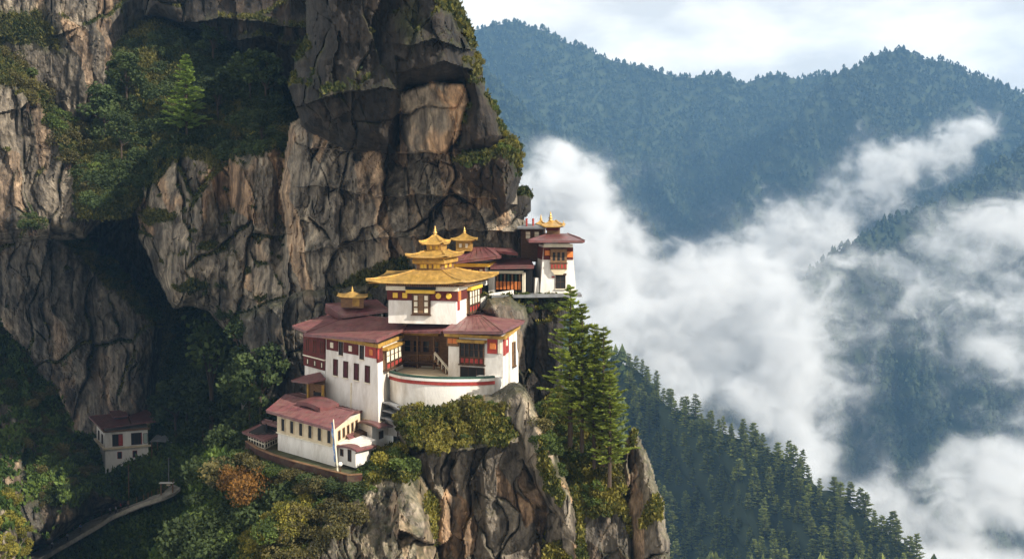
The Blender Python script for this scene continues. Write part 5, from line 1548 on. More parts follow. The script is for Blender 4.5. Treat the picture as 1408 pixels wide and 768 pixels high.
bm = bmesh.new(); tube(bm, P(180, 582.3, 233.6) + Vector((0, 0, .05)), P(173, 567, 245.5) + Vector((0, 0, .05)), 0.16, n=5); hut.mesh("ridge_cap", bm, WOOD)
slab(hut, [P(155, 572.5, 238), P(176, 571, 239), P(173, 563.5, 244), P(150, 565, 243)], 0.25, ROOFD, "roof_vent")
bm = bmesh.new()
quad_box(bm, P(157, 573.5, 239.5), Vector((1, 0, 0)), Vector((0, -1, 0)), Vector((0, 0, 1)), 0, 2.6, -2.5, 0.0, -0.6, 0.25); hut.mesh("vent_curb", bm, DARK)

sp = slope_pt(226, 617)
shel = Thing("tin_shelter", "low open shelter with a greenish tin roof in the shadow beside the hut", "shelter", sp)
curved_roof(shel, [sp + Vector((-2.6, -1.6, 2.0)), sp + Vector((2.6, -1.6, 1.8)), sp + Vector((2.4, 2.2, 2.6)), sp + Vector((-2.4, 2.2, 2.7))], 0.15, 0.12, GREY)
for dx, dy in ((-2.3, -1.3), (2.3, -1.3), (2.1, 1.9), (-2.1, 1.9)):
    bm = bmesh.new(); tube(bm, sp + Vector((dx, dy, -1.5)), sp + Vector((dx, dy, 2.1)), 0.1); shel.mesh("post", bm, WOODL)

# path on the slope, its pale kerb and railing
pth = curve_pts([(20, 786, 0), (50, 766, 0), (84, 747, 0), (118, 727, 0), (150, 709, 0), (180, 697, 0), (206, 687, 0), (228, 679, 0), (244, 668, 0)], 70)
pp = [slope_pt(a, b) for a, b, _ in pth]
for _ in range(12):
    pp = [pp[0]] + [(pp[i - 1] + pp[i] * 2 + pp[i + 1]) / 4 for i in range(1, len(pp) - 1)] + [pp[-1]]
pp = [P(a, b, p.y - 4.2) for (a, b, _), p in zip(pth, pp)]
PATHM = paint("path_stone", (0.34, 0.32, 0.28), 0.95, 1.2, 0.35, bump=0.3, dirt=(0.2, 0.18, 0.13))
bm = bmesh.new(); rows = []
sides = []
for i, p in enumerate(pp):
    u = pp[min(i + 1, len(pp) - 1)] - pp[max(i - 1, 0)]; u.z = 0; u.normalize()
    n = Vector((u.y, -u.x, 0)); sides.append(n)
    rows.append([bm.verts.new(p + n * o + Vector((0, 0, z))) for o, z in ((1.5, 0), (-2.2, 0), (-2.2, -0.8), (1.3, -0.7))])
for a, b in zip(rows, rows[1:]):
    for k in range(4): bm.faces.new([a[k], b[k], b[(k + 1) % 4], a[(k + 1) % 4]])
bm.faces.new(rows[0]); bm.faces.new(rows[-1][::-1])
bmesh.ops.recalc_face_normals(bm, faces=bm.faces[:])
me = bpy.data.meshes.new("path"); bm.to_mesh(me); bm.free(); me.materials.append(PATHM)
tag(link("path", me), kind="structure")
kerb = Thing("path_kerb", "pale stone kerb running along the valley side of the sloping path", "kerb", pp[30])
line = [p + n * 1.5 for p, n in zip(pp, sides)][:-12]
strip_wall(kerb, line, -0.4, 0.30, 0.35, paint("kerb_stone", (0.50, 0.45, 0.38), 0.95, 1.5, 0.3, dirt=(0.25, 0.22, 0.17)), "stone_course", out=0.1)
rail = Thing("path_railing", "thin dark railing with posts along the uphill side of the path", "railing", pp[30])
inner = [p - n * 1.9 for p, n in zip(pp, sides)]
for i in range(6, len(pp), 3):
    bm = bmesh.new(); tube(bm, inner[i], inner[i] + Vector((0, 0, 1.15)), 0.07, n=6); rail.mesh("post", bm, WOODL)
for h in (0.65, 1.1):
    bm = bmesh.new()
    for i in range(6, len(pp) - 1): tube(bm, inner[i] + Vector((0, 0, h)), inner[i + 1] + Vector((0, 0, h)), 0.04, n=4)
    bmesh.ops.remove_doubles(bm, verts=bm.verts[:], dist=0.03)
    rail.mesh("rail", bm, WOOD)

# gate over the path
gp = pp[-9]
gn = sides[-9]; gu = Vector((-gn.y, gn.x, 0))
gate = Thing("path_gate", "small gate of two dark posts carrying a white board over the path", "gate", gp)
ga, gb2 = gp + Vector((-1.3, 0.5, 0)), gp + Vector((1.3, -0.3, 0.2))
for q, hgt in ((ga, 2.1), (gb2, 2.3)):
    bm = bmesh.new(); tube(bm, q - Vector((0, 0, 0.5)), q + Vector((0, 0, hgt)), 0.16, n=8); gate.mesh("post", bm, WOODL)
bm = bmesh.new()
uu = (gb2 - ga).normalized()
quad_box(bm, ga + Vector((0, 0, 2.05)), uu, Vector((0, -1, 0)), Vector((0, 0, 1)), -0.3, 3.0, -0.45, 0.5, 0.0, 0.16)
gate.mesh("roof_board", bm, WHITE)
bm = bmesh.new(); quad_box(bm, ga + Vector((0, 0, 1.5)), uu, Vector((0, -1, 0)), Vector((0, 0, 1)), 1.3, 2.2, -0.05, 0.05, 0, 0.35); gate.mesh("sign_board", bm, CREAM)
for (px, py, h, lab) in ((177, 681, 6.5, "bare pale wooden pole standing on the grassy bank left of the gate"), (232, 668, 6.0, "thin wooden pole standing right behind the path gate")):
    q = slope_pt(px, py); q = P(px, py, q.y - 1.0)
    t = Thing("wooden_pole", lab, "pole", q)
    bm = bmesh.new(); tube(bm, q - Vector((0, 0, 1)), q + Vector((0.1, 0, h)), 0.13, 0.09, n=7); t.mesh("shaft", bm, WOODL if px < 200 else GREY)
    bm = bmesh.new(); tube(bm, q + Vector((-0.4, 0, h - 0.5)), q + Vector((0.5, 0, h - 0.4)), 0.07, n=6); t.mesh("crossbar", bm, WOOD)

# people walking on the path
def grow(name, verts, edges, radii, mat, level=1):
    me = bpy.data.meshes.new(name)
    me.from_pydata(verts, edges, [])
    o = bpy.data.objects.new(name, me); COL.objects.link(o)
    sk = o.modifiers.new("skin", 'SKIN'); sk.use_smooth_shade = True
    for v, r in zip(me.skin_vertices[0].data, radii): v.radius = (r[0], r[1]) if isinstance(r, tuple) else (r, r)
    me.skin_vertices[0].data[0].use_root = True
    sb = o.modifiers.new("sub", 'SUBSURF'); sb.levels = level; sb.render_levels = level
    bpy.context.view_layer.update()
    out = bpy.data.meshes.new_from_object(o.evaluated_get(bpy.context.evaluated_depsgraph_get()))
    out.name = name
    bpy.data.objects.remove(o)
    out.materials.clear(); out.materials.append(mat)
    return out
SKIN = paint("skin", (0.36, 0.20, 0.13), 0.6, 4, 0.1)
HAIR = paint("hair", (0.015, 0.012, 0.010), 0.6, 4, 0.2)
CLOTH = {k: paint(k, c, 0.9, 3, 0.25) for k, c in {"white_cloth": (0.75, 0.74, 0.72), "grey_cloth": (0.38, 0.39, 0.42), "dark_cloth": (0.06, 0.06, 0.07), "blue_cloth": (0.16, 0.26, 0.46), "red_cloth": (0.45, 0.06, 0.05), "tan_cloth": (0.34, 0.25, 0.16)}.items()}
sk_v = [(0, 0, .95), (0, 0, 1.15), (0, -.01, 1.36), (0, -.01, 1.48), (0, -.02, 1.60), (0, -.02, 1.70),
        (.17, 0, 1.40), (.23, .06, 1.14), (.22, -.06, .92), (-.17, 0, 1.40), (-.23, -.05, 1.14), (-.22, -.16, .93),
        (.09, 0, .88), (.10, -.13, .48), (.10, -.10, .07), (.10, -.24, .03), (-.09, 0, .88), (-.10, .08, .48), (-.10, .22, .10), (-.10, .12, .03)]
sk_e = [(0, 1), (1, 2), (2, 3), (3, 4), (4, 5), (2, 6), (6, 7), (7, 8), (2, 9), (9, 10), (10, 11), (0, 12), (12, 13), (13, 14), (14, 15), (0, 16), (16, 17), (17, 18), (18, 19)]
sk_r = [(.15, .11), (.14, .10), (.17, .11), .06, .105, .09, .06, .045, .035, .06, .045, .035, .085, .06, .045, .04, .085, .06, .045, .04]
body_me = grow("person", sk_v, sk_e, sk_r, SKIN, 2)
jk_i = [0, 1, 2, 3, 6, 7, 8, 9, 10, 11]
jk_v = [sk_v[i] for i in jk_i]; jk_v[6] = (.222, -.04, .97); jk_v[9] = (-.222, -.14, .98); jk_v[3] = (0, -.01, 1.44)
jk_me = grow("jacket", jk_v, [(0, 1), (1, 2), (2, 3), (2, 4), (4, 5), (5, 6), (2, 7), (7, 8), (8, 9)], [(.18, .14), (.17, .13), (.19, .135), .07, .085, .07, .055, .085, .07, .055], CLOTH["grey_cloth"], 1)
tr_me = grow("trousers", [sk_v[i] for i in (0, 12, 13, 14, 16, 17, 18)], [(0, 1), (1, 2), (2, 3), (0, 4), (4, 5), (5, 6)], [(.165, .125), .105, .08, .06, .105, .08, .06], CLOTH["dark_cloth"], 1)
bm = bmesh.new()
bmesh.ops.create_uvsphere(bm, u_segments=12, v_segments=8, radius=0.125, matrix=Matrix.Translation((0, 0.01, 1.66)) @ Matrix.Diagonal((0.95, 1.05, 1.05, 1)))
bmesh.ops.delete(bm, geom=[v for v in bm.verts if v.co.z < 1.60 or (v.co.y < -0.06 and v.co.z < 1.70)], context='VERTS')
hair_me = bpy.data.meshes.new("hair"); bm.to_mesh(hair_me); bm.free(); hair_me.materials.append(HAIR)
walkers = [(14, 0.2, "white_cloth", "person in white top, lowest of the walkers on the path", 1), (17, -0.7, "dark_cloth", "person in dark clothes just behind the lowest walker in white", 1), (19, 0.5, "grey_cloth", "person in a grey top close behind the dark clothed walker", 1),
           (24, 0.0, "blue_cloth", "person in a blue top walking alone between the two groups on the path", -1), (35, -0.4, "grey_cloth", "person in a grey top at the lower end of the upper group", 1), (37, 0.6, "white_cloth", "person in white top in the middle of the upper group", -1),
           (39, -0.3, "red_cloth", "person in a red top in the upper group on the path", 1), (42, 0.3, "tan_cloth", "person in a tan top leading the upper group towards the gate", 1)]
for (i, off, cl, lab, sgn) in walkers:
    b = tag(link("person", body_me), lab, "person", "people walking on the path")
    u = pp[i + 1] - pp[i]
    b.location = pp[i] + sides[i] * off + Vector((0, 0, 0.0))
    b.rotation_euler = (0, 0, math.atan2(u.y, u.x) + math.pi / 2 + (0 if sgn > 0 else math.pi))
    b.scale = (1, 1, 0.96 + 0.06 * ((i * 7) % 5) / 5)
    j = link("jacket", jk_me, b); j.material_slots[0].link = 'OBJECT'; j.material_slots[0].material = CLOTH[cl]
    link("trousers", tr_me, b); link("hair", hair_me, b)

# ================================================================== plants
def leaf_quads(c, size, rng, flat=0.0, aspect=1.6, dirs=None):
    """small leaf faces at the points c"""
    n = len(c)
    a = rng.normal(size=(n, 3)) if dirs is None else dirs + 0.5 * rng.normal(size=(n, 3))
    a /= np.linalg.norm(a, axis=1, keepdims=True) + 1e-9
    b = rng.normal(size=(n, 3)); b[:, 2] *= 1 - flat
    b -= a * (a * b).sum(1, keepdims=True); b /= np.linalg.norm(b, axis=1, keepdims=True) + 1e-9
    s = (size * (0.6 + 0.8 * rng.random(n)))[:, None] if np.isscalar(size) else size[:, None]
    v = np.stack([c - a * s * aspect * .5, c + b * s * .5, c + a * s * aspect * .5, c - b * s * .5], 1)
    return v.reshape(-1, 3)

def mesh_quads(name, V, mat, shade, extra=None):
    """V: 4 corners per quad; extra: (verts, faces) of a trunk appended with the second material"""
    nq = len(V) // 4
    faces = np.arange(len(V)).reshape(-1, 4)
    mats = [mat]; mi = np.zeros(nq, int); sh = np.repeat(shade, 4)
    if extra is not None:
        ev, ef, em = extra
        faces = np.concatenate([faces, ef + len(V)]); V = np.concatenate([V, ev]); mats.append(em)
        mi = np.r_[mi, np.ones(len(ef), int)]; sh = np.r_[sh, np.zeros(len(ev))]
    return np_mesh(name, V, faces, mats, {"shade": sh}, mat_idx=mi)

def cone_mesh(a, b, r0, r1, n=7):
    a, b = np.array(a, float), np.array(b, float)
    d = (b - a) / np.linalg.norm(b - a)
    x = np.cross(d, [0.3, 0.9, 0.1]); x /= np.linalg.norm(x); y = np.cross(d, x)
    t = np.arange(n) * 6.28318 / n
    ring = np.cos(t)[:, None] * x + np.sin(t)[:, None] * y
    V = np.concatenate([a + ring * r0, b + ring * r1])
    k = np.arange(n); k2 = (k + 1) % n
    return V, np.stack([k, k2, k2 + n, k + n], 1)

def join_parts(parts):
    V, Fc, o = [], [], 0
    for v, f in parts:
        V.append(v); Fc.append(f + o); o += len(v)
    return np.concatenate(V), np.concatenate(Fc)

BARK = paint("bark", (0.060, 0.042, 0.030), 0.9, 2.5, 0.4, bump=0.4, stretch=(1, 1, 0.3))
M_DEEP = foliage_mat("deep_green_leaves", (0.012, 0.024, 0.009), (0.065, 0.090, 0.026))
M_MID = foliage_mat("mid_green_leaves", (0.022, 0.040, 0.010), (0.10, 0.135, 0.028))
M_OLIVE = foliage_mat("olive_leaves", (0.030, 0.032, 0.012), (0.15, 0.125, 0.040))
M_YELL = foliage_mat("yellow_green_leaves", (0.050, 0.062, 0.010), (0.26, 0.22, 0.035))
M_RUST = foliage_mat("autumn_leaves", (0.060, 0.035, 0.010), (0.24, 0.115, 0.025))
M_PINE = foliage_mat("pine_needles", (0.070, 0.110, 0.018), (0.30, 0.345, 0.052), trans=0.38)
M_PINE2 = foliage_mat("hillside_needles", (0.042, 0.066, 0.015), (0.23, 0.25, 0.048), trans=0.32)

def bush_proto(name, rng, mat, lobes=7, n=900, leaf=0.13, squash=0.75):
    """radius about 1, base at z=0: uneven lobes of leaves round a few stems"""
    V, sh = [], []
    stems = []
    for k in range(lobes):
        a = rng.random() * 6.283; r = 0.62 * math.sqrt(rng.random())
        c = np.array([r * math.cos(a), r * math.sin(a), (0.30 + 0.55 * rng.random()) * squash])
        R = 0.30 + 0.26 * rng.random()
        m = int(n / lobes)
        d = rng.normal(size=(m, 3)); d /= np.linalg.norm(d, axis=1, keepdims=True)
        rad = R * (0.55 + 0.55 * rng.random(m) ** 0.6)
        p = c + d * rad[:, None] * np.array([1, 1, 0.8])
        p[:, 2] = np.maximum(p[:, 2], 0.02)
        V.append(leaf_quads(p, leaf, rng, aspect=1.5)); sh.append(np.clip(0.55 * rng.random() + 0.45 * rng.random(m), 0, 1))
        stems.append(cone_mesh((0.1 * rng.normal(), 0.1 * rng.normal(), -0.5), c, 0.05, 0.02, 5))
    ev, ef = join_parts(stems)
    return mesh_quads(name, np.concatenate(V), mat, np.concatenate(sh), (ev, ef, BARK))

def conifer(name, rng, whorls=22, per=6, sprays=9, width=0.30, spray=0.030, up=0.12, bare=0.14, mat=None, sag=0.05):
    """unit height; whorls of boughs carrying needle sprays. returns (crown mesh, trunk mesh)"""
    pts, dirs, sh = [], [], []
    wood = [cone_mesh((0, 0, -0.06), (0.004 * rng.normal(), 0.004 * rng.normal(), 0.55), 0.016, 0.009, 8), cone_mesh((0, 0, 0.55), (0, 0, 0.985), 0.009, 0.0015, 6)]
    for w in range(whorls):
        h = bare + (1 - bare) * (w + 0.35 * rng.random()) / whorls
        q = (h - bare) / (1 - bare)
        L = width * ((1 - q) ** 0.75) * (0.35 + 0.65 * min(1, q * 5 + 0.25)) + 0.012
        h0 = h
        for b in range(per):
            if rng.random() < 0.14: continue
            h = min(0.99, h0 + (rng.random() - 0.5) * 1.3 * (1 - bare) / whorls)
            q = min(1, max(0, (h - bare) / (1 - bare)))
            L = width * ((1 - q) ** 0.75) * (0.35 + 0.65 * min(1, q * 5 + 0.25)) + 0.012
            a = 6.283 * (b + 0.6 * rng.random()) / per + w * 1.1
            l = L * (0.5 + 0.65 * rng.random())
            tone = rng.random()
            tip = np.array([l * math.cos(a), l * math.sin(a), h + l * (up + 0.7 * (rng.random() - .5))])
            wood.append(cone_mesh((0, 0, h), tip * np.array([.85, .85, 1]), 0.003, 0.001, 4))
            m = max(4, int(sprays * l / (width * 0.8)) + 2)
            for s in range(m):
                t = 0.15 + 0.85 * (s + rng.random() * .6) / m
                c = np.array([tip[0] * t, tip[1] * t, h + (tip[2] - h) * t - sag * l * 4 * t * (1 - t)])
                for side in (-1, 1, 0):
                    e = a + side * (0.7 + 0.3 * rng.random())
                    d = np.array([math.cos(e), math.sin(e), 0.18 + 0.25 * rng.random()])
                    off = d * spray * (0.5 + 0.6 * (1 - t)) * (0.9 if side else 0.4)
                    pts.append(c + off + 0.003 * rng.normal(size=3)); dirs.append(d); sh.append(0.5 * tone + 0.35 * rng.random() + 0.15 * t)
    pts, dirs = np.array(pts), np.array(dirs)
    V = leaf_quads(pts, spray * 0.80, rng, flat=0.55, aspect=2.2, dirs=dirs * 3)
    crown = mesh_quads(name + "_crown", V, mat or M_PINE, np.clip(np.array(sh), 0, 1))
    tv, tf = join_parts(wood)
    trunk = np_mesh(name + "_trunk", tv, tf, BARK)
    return crown, trunk

def broad_tree(name, rng, mat, n=1500, leaf=0.035, trunk_h=0.35, spread=0.32):
    """unit height tree with forking limbs and leaf clumps at their ends"""
    wood = [cone_mesh((0, 0, -0.08), (0.01, 0.0, trunk_h), 0.022, 0.015, 8)]
    V, sh = [], []
    k = 11
    for j in range(k):
        a = 6.283 * j / k + 0.5 * rng.random(); hh = trunk_h + (0.93 - trunk_h) * (j * 7 % k + 0.5) / k
        r = spread * (0.35 + 0.65 * rng.random()) * math.sqrt(max(.1, 1 - ((hh - 0.6) / 0.42) ** 2))
        c = np.array([r * math.cos(a), r * math.sin(a), hh])
        wood.append(cone_mesh((0, 0, trunk_h * (0.6 + 0.4 * rng.random())), c, 0.009, 0.003, 5))
        R = 0.09 + 0.07 * rng.random(); m = n // k
        d = rng.normal(size=(m, 3)); d /= np.linalg.norm(d, axis=1, keepdims=True)
        p = c + d * (R * (0.4 + 0.7 * rng.random(m)))[:, None] * np.array([1.15, 1.15, .8])
        V.append(leaf_quads(p, leaf, rng)); sh.append(np.clip(0.5 * rng.random() + 0.5 * rng.random(m), 0, 1))
    tv, tf = join_parts(wood)
    return mesh_quads(name + "_crown", np.concatenate(V), mat, np.concatenate(sh)), np_mesh(name + "_trunk", tv, tf, BARK)

def plant_tree(meshes, p, h, rot, name, label, cat, group=None, wide=1.0):
    e = tag(link(name, None), label, cat, group)
    e.location = p; e.rotation_euler = (0, 0, rot); e.scale = (h * wide, h * wide, h)
    link("crown", meshes[0], e); link("trunk", meshes[1], e)
    return e

R5 = np.random.default_rng(77)
# --- the five tall pines on the ledge below the tower
pine_m = [conifer("pine", np.random.default_rng(200 + k), 30, 5, 16, 0.185, 0.0165, 0.26, 0.14 + 0.04 * k) for k in range(3)]
pines = [(784, 600, 119.6, 212, "tallest pine of the ledge group, nearest the tower, bare lower trunk", 0), (800, 610, 119.0, 196, "slender pine in the middle of the ledge group", 1),
         (817, 632, 118.3, 190, "pine of the ledge group whose thin trunk forks close to the outer pine", 2), (829, 630, 118.0, 184, "outer pine of the ledge group reaching furthest over the misty valley", 0),
         (838, 660, 116.4, 150, "lowest bushiest pine of the ledge group, just above the pale pinnacle", 1)]
for k, (px, py, D, hp, lab, mi) in enumerate(pines):
    plant_tree(pine_m[mi], P(px, py, D), hp * D / F, 1.3 * k, "pine_tree", lab, "pine tree", "pines on the rock ledge", (1.12, 0.98, 0.9, 1.15, 1.35)[k])
# --- the bright pine high on the left cliff
M_FIR = foliage_mat("fir_needles", (0.09, 0.15, 0.025), (0.28, 0.38, 0.07), trans=0.35)
fir = conifer("fir", np.random.default_rng(300), 22, 8, 15, 0.33, 0.026, 0.02, 0.14, M_FIR)
d_, _ = surf(np.array([257]), np.array([186]))
plant_tree(fir, P(257, 190, float(d_[0]) - 4), 112 * (float(d_[0]) - 4) / F, 0.4, "fir_tree", "bright green conical fir standing alone on the upper cliff ledge", "fir tree")

def pts_in(poly, n, rng, mind=0.0, which=None, minmoss=0.3):
    xs = [p[0] for p in poly]; ys = [p[1] for p in poly]
    out = []
    for _ in range(n * 60):
        if len(out) >= n: break
        x, y = rng.uniform(min(xs), max(xs)), rng.uniform(min(ys), max(ys))
        if poly_sdf(np.array([x]), np.array([y]), poly)[0] < 0: continue
        if any((x - a) ** 2 + (y - b) ** 2 < mind * mind for a, b, _ in out): continue
        d, m = surf(np.array([x]), np.array([y]), which)
        if d[0] > 1e8 or m[0] < minmoss: continue
        out.append((x, y, float(d[0])))
    return out

def bushes(poly, n, size, protos, name, label, cat, group, seed, mind=5, which=None, minmoss=0.3, tall=1.0, sink=0.25):
    rng = np.random.default_rng(seed)
    for (x, y, d) in pts_in(poly, n, rng, mind, which, minmoss):
        s = rng.uniform(*size)
        o = tag(link(name, protos[rng.integers(0, len(protos))]), label, cat, group)
        o.location = P(x, y, d) + Vector((0, 0.2 * s, -sink * s))
        o.rotation_euler = (rng.normal() * .15, rng.normal() * .15, rng.random() * 6.283)
        o.scale = (s * rng.uniform(.85, 1.2), s * rng.uniform(.85, 1.2), s * rng.uniform(.8, 1.25) * tall)

rp = np.random.default_rng(5)
B_DEEP = [bush_proto("deep_bush", rp, M_DEEP, 7, 1300, 0.105) for _ in range(4)]
B_MID = [bush_proto("mid_bush", rp, M_MID, 7, 1300, 0.10) for _ in range(3)]
B_OLI = [bush_proto("olive_bush", rp, M_OLIVE, 7, 1300, 0.095) for _ in range(3)]
B_YEL = [bush_proto("yellow_bush", rp, M_YELL, 6, 1300, 0.10) for _ in range(3)]
B_RUS = [bush_proto("rust_bush", rp, M_RUST, 9, 2400, 0.065) for _ in range(2)]
T_DEEP = [broad_tree("gully_tree", np.random.default_rng(400 + k), M_DEEP, 1700, 0.040) for k in range(3)]
T_THIN = [broad_tree("thin_tree", np.random.default_rng(420 + k), M_MID, 700, 0.034, 0.62, 0.16) for k in range(2)]

bushes([(170, 70), (215, 40), (300, 66), (352, 100), (392, 150), (425, 200), (410, 225), (330, 215), (250, 205), (190, 270), (120, 290), (100, 210), (150, 160)], 190, (1.3, 3.0), B_DEEP, "ledge_shrub", "dark green shrub in the dense thicket on the upper cliff ledge", "shrub", "shrubs of the cliff ledge thicket", 1, 7)
rng = np.random.default_rng(62)
for k, (x, y, d) in enumerate(pts_in([(190, 90), (300, 80), (380, 140), (410, 200), (330, 205), (280, 190), (200, 200), (130, 270), (110, 220)], 9, rng, 20, None, 0.3)):
    if abs(x - 257) < 34 and 60 < y < 215: continue
    plant_tree(T_DEEP[k % 3], P(x, y, d - 1), rng.uniform(6, 10.5), rng.random() * 6, "ledge_tree", "dark leafy tree rising from the thicket on the upper cliff ledge", "tree", "trees of the cliff ledge", 1.1)
bushes([(300, 180), (380, 172), (432, 205), (425, 225), (370, 200), (310, 210)], 16, (1.2, 2.4), B_OLI + B_YEL[:1], "ledge_shrub", "olive shrub along the top rim of the middle rock pillar", "shrub", "shrubs along the pillar rim", 2, 7)
bushes([(0, 60), (60, 85), (120, 190), (140, 255), (110, 265), (50, 150), (0, 120)], 34, (1.2, 2.8), B_OLI + B_MID[:1], "buttress_shrub", "olive green shrub on the sunlit top of the left buttress", "shrub", "shrubs on the left buttress", 3, 7)
bushes([(20, 272), (80, 285), (150, 355), (220, 435), (205, 445), (120, 365), (60, 315), (20, 315)], 34, (1.3, 2.8), B_DEEP + B_OLI[:1], "ridge_shrub", "dark shrub along the diagonal grassy ridge of the left wall", "shrub", "shrubs along the diagonal ridge", 4, 6)
bushes([(0, 445), (40, 490), (80, 555), (118, 625), (140, 675), (130, 690), (60, 700), (30, 640), (0, 560)], 70, (0.9, 2.2), B_OLI + B_MID[:1] + B_DEEP[:1], "slope_shrub", "brownish green shrub on the slope left of the white hut", "shrub", "shrubs on the slope beside the hut", 5, 7, [slope], 0.2)
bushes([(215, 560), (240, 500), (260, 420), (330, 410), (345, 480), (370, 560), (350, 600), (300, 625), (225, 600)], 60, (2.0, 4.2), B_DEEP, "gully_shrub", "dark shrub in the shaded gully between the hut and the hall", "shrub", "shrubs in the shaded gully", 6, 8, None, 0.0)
rng = np.random.default_rng(61)
for k, (x, y, d) in enumerate(pts_in([(232, 600), (245, 520), (330, 500), (362, 570), (330, 620)], 15, rng, 13, None, 0.0)):
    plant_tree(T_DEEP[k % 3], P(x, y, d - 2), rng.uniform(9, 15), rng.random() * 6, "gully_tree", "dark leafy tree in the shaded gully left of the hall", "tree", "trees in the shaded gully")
for k, (x, y, h) in enumerate(((291, 605, 26), (305, 560, 17))):
    d, _ = surf(np.array([x]), np.array([y]))
    plant_tree(T_THIN[k], P(x, y, float(d[0]) - 4), h, 1.0 + k, "slender_tree", ("tallest thin trunked tree rising bare out of the gully" if k == 0 else "shorter thin trunked tree beside the tallest one in the gully"), "tree")
bushes([(250, 650), (330, 632), (400, 662), (440, 690), (400, 768), (250, 790), (250, 752), (275, 708)], 80, (1.6, 3.2), B_DEEP + B_MID[:1], "slope_shrub", "green shrub on the shaded slope under the terrace", "shrub", "shrubs under the terrace", 7, 10, [slope], 0.2)
for k, (x, y, s) in enumerate(((345, 692, 3.0), (322, 672, 2.2))):
    d, _ = surf(np.array([x]), np.array([y]), [slope])
    o = tag(link("autumn_bush", B_RUS[k % 2]), ("large orange brown autumn bush below the latticed pavilion" if k == 0 else "smaller rusty autumn bush left of the large orange one"), "bush")
    o.location = P(x, y, float(d[0]) - 2.5); o.scale = (s, s, s * 1.25); o.rotation_euler = (0, 0, k)
o = tag(link("autumn_bush", B_OLI[0]), "brown green rounded bush between the gully and the autumn bushes", "bush")
d, _ = surf(np.array([300]), np.array([660]), [slope]); o.location = P(300, 665, float(d[0]) - 2); o.scale = (3.0, 3.0, 3.0)
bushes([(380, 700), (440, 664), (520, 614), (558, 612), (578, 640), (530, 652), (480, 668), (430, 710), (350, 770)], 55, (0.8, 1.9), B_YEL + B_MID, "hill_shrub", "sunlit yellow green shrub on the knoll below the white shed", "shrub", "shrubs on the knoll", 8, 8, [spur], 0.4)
bushes([(400, 710), (470, 672), (500, 690), (470, 768), (370, 790)], 22, (1.0, 2.2), B_OLI, "hill_shrub", "olive brown shrub on the shaded flank of the knoll", "shrub", "olive shrubs on the knoll flank", 9, 10, [spur], 0.3)
bushes([(540, 580), (562, 556), (640, 548), (694, 552), (708, 590), (690, 612), (640, 605), (600, 620), (566, 610)], 58, (0.4, 1.0), B_OLI + B_MID[:1] + B_YEL[:1], "spur_shrub", "dry olive shrub crowning the rock right below the white terrace wall", "shrub", "shrubs crowning the spur", 10, 5, [spur], 0.3)
bushes([(738, 565), (765, 540), (800, 552), (840, 592), (862, 650), (855, 695), (812, 705), (770, 650), (745, 620)], 80, (0.7, 1.6), B_MID + B_OLI[:1] + B_YEL[:1], "pine_ledge_shrub", "green shrub under the pines on the rock ledge", "shrub", "shrubs under the pines", 11, 7, [spur], 0.3)
bushes([(0, 655), (20, 690), (36, 735), (38, 768), (0, 768)], 14, (0.9, 1.8), B_YEL, "corner_shrub", "bright yellow green shrub in the lower left corner", "shrub", "shrubs in the lower left corner", 12, 9, [slope], 0.0)
bushes([(585, -10), (640, 20), (664, 100), (650, 80), (612, 10)], 12, (0.6, 1.2), B_YEL, "brow_shrub", "yellow green shrub on the brow of the overhanging headwall", "shrub", "shrubs on the headwall brow", 13, 8, [cliff], 0.3)
bushes([(680, 186), (706, 182), (720, 210), (718, 238), (702, 212), (688, 205)], 14, (0.6, 1.2), B_YEL + B_MID[:1], "knob_shrub", "yellow green shrub on the rock knob above the tower", "shrub", "shrubs on the rock knob", 14, 6, [cliff], 0.3)
bushes([(622, 205), (665, 200), (668, 225), (632, 228)], 9, (0.6, 1.1), B_MID, "knob_shrub", "dark green shrub in the cleft left of the rock knob", "shrub", "shrubs in the cleft", 15, 6, [cliff], 0.2)
bushes([(672, 130), (690, 150), (695, 188), (680, 176)], 6, (0.5, 1.0), B_MID, "knob_shrub", "small shrub on the rim just above the rock knob", "shrub", "shrubs on the upper rim", 16, 6, [cliff], 0.2)
bushes([(425, 425), (450, 400), (510, 370), (560, 354), (570, 372), (520, 405), (450, 440)], 22, (0.5, 1.1), B_OLI + B_YEL[:1], "wall_foot_shrub", "dry yellowish shrub at the headwall foot behind the lantern roof", "shrub", "shrubs at the headwall foot", 17, 7, [cliff], 0.1)
bushes([(715, 408), (775, 404), (778, 425), (720, 430)], 16, (0.5, 1.0), B_MID + B_YEL[:1], "tower_foot_shrub", "green shrub growing on the rock rim at the foot of the tower", "shrub", "shrubs at the tower foot", 18, 6, [spur], 0.0)

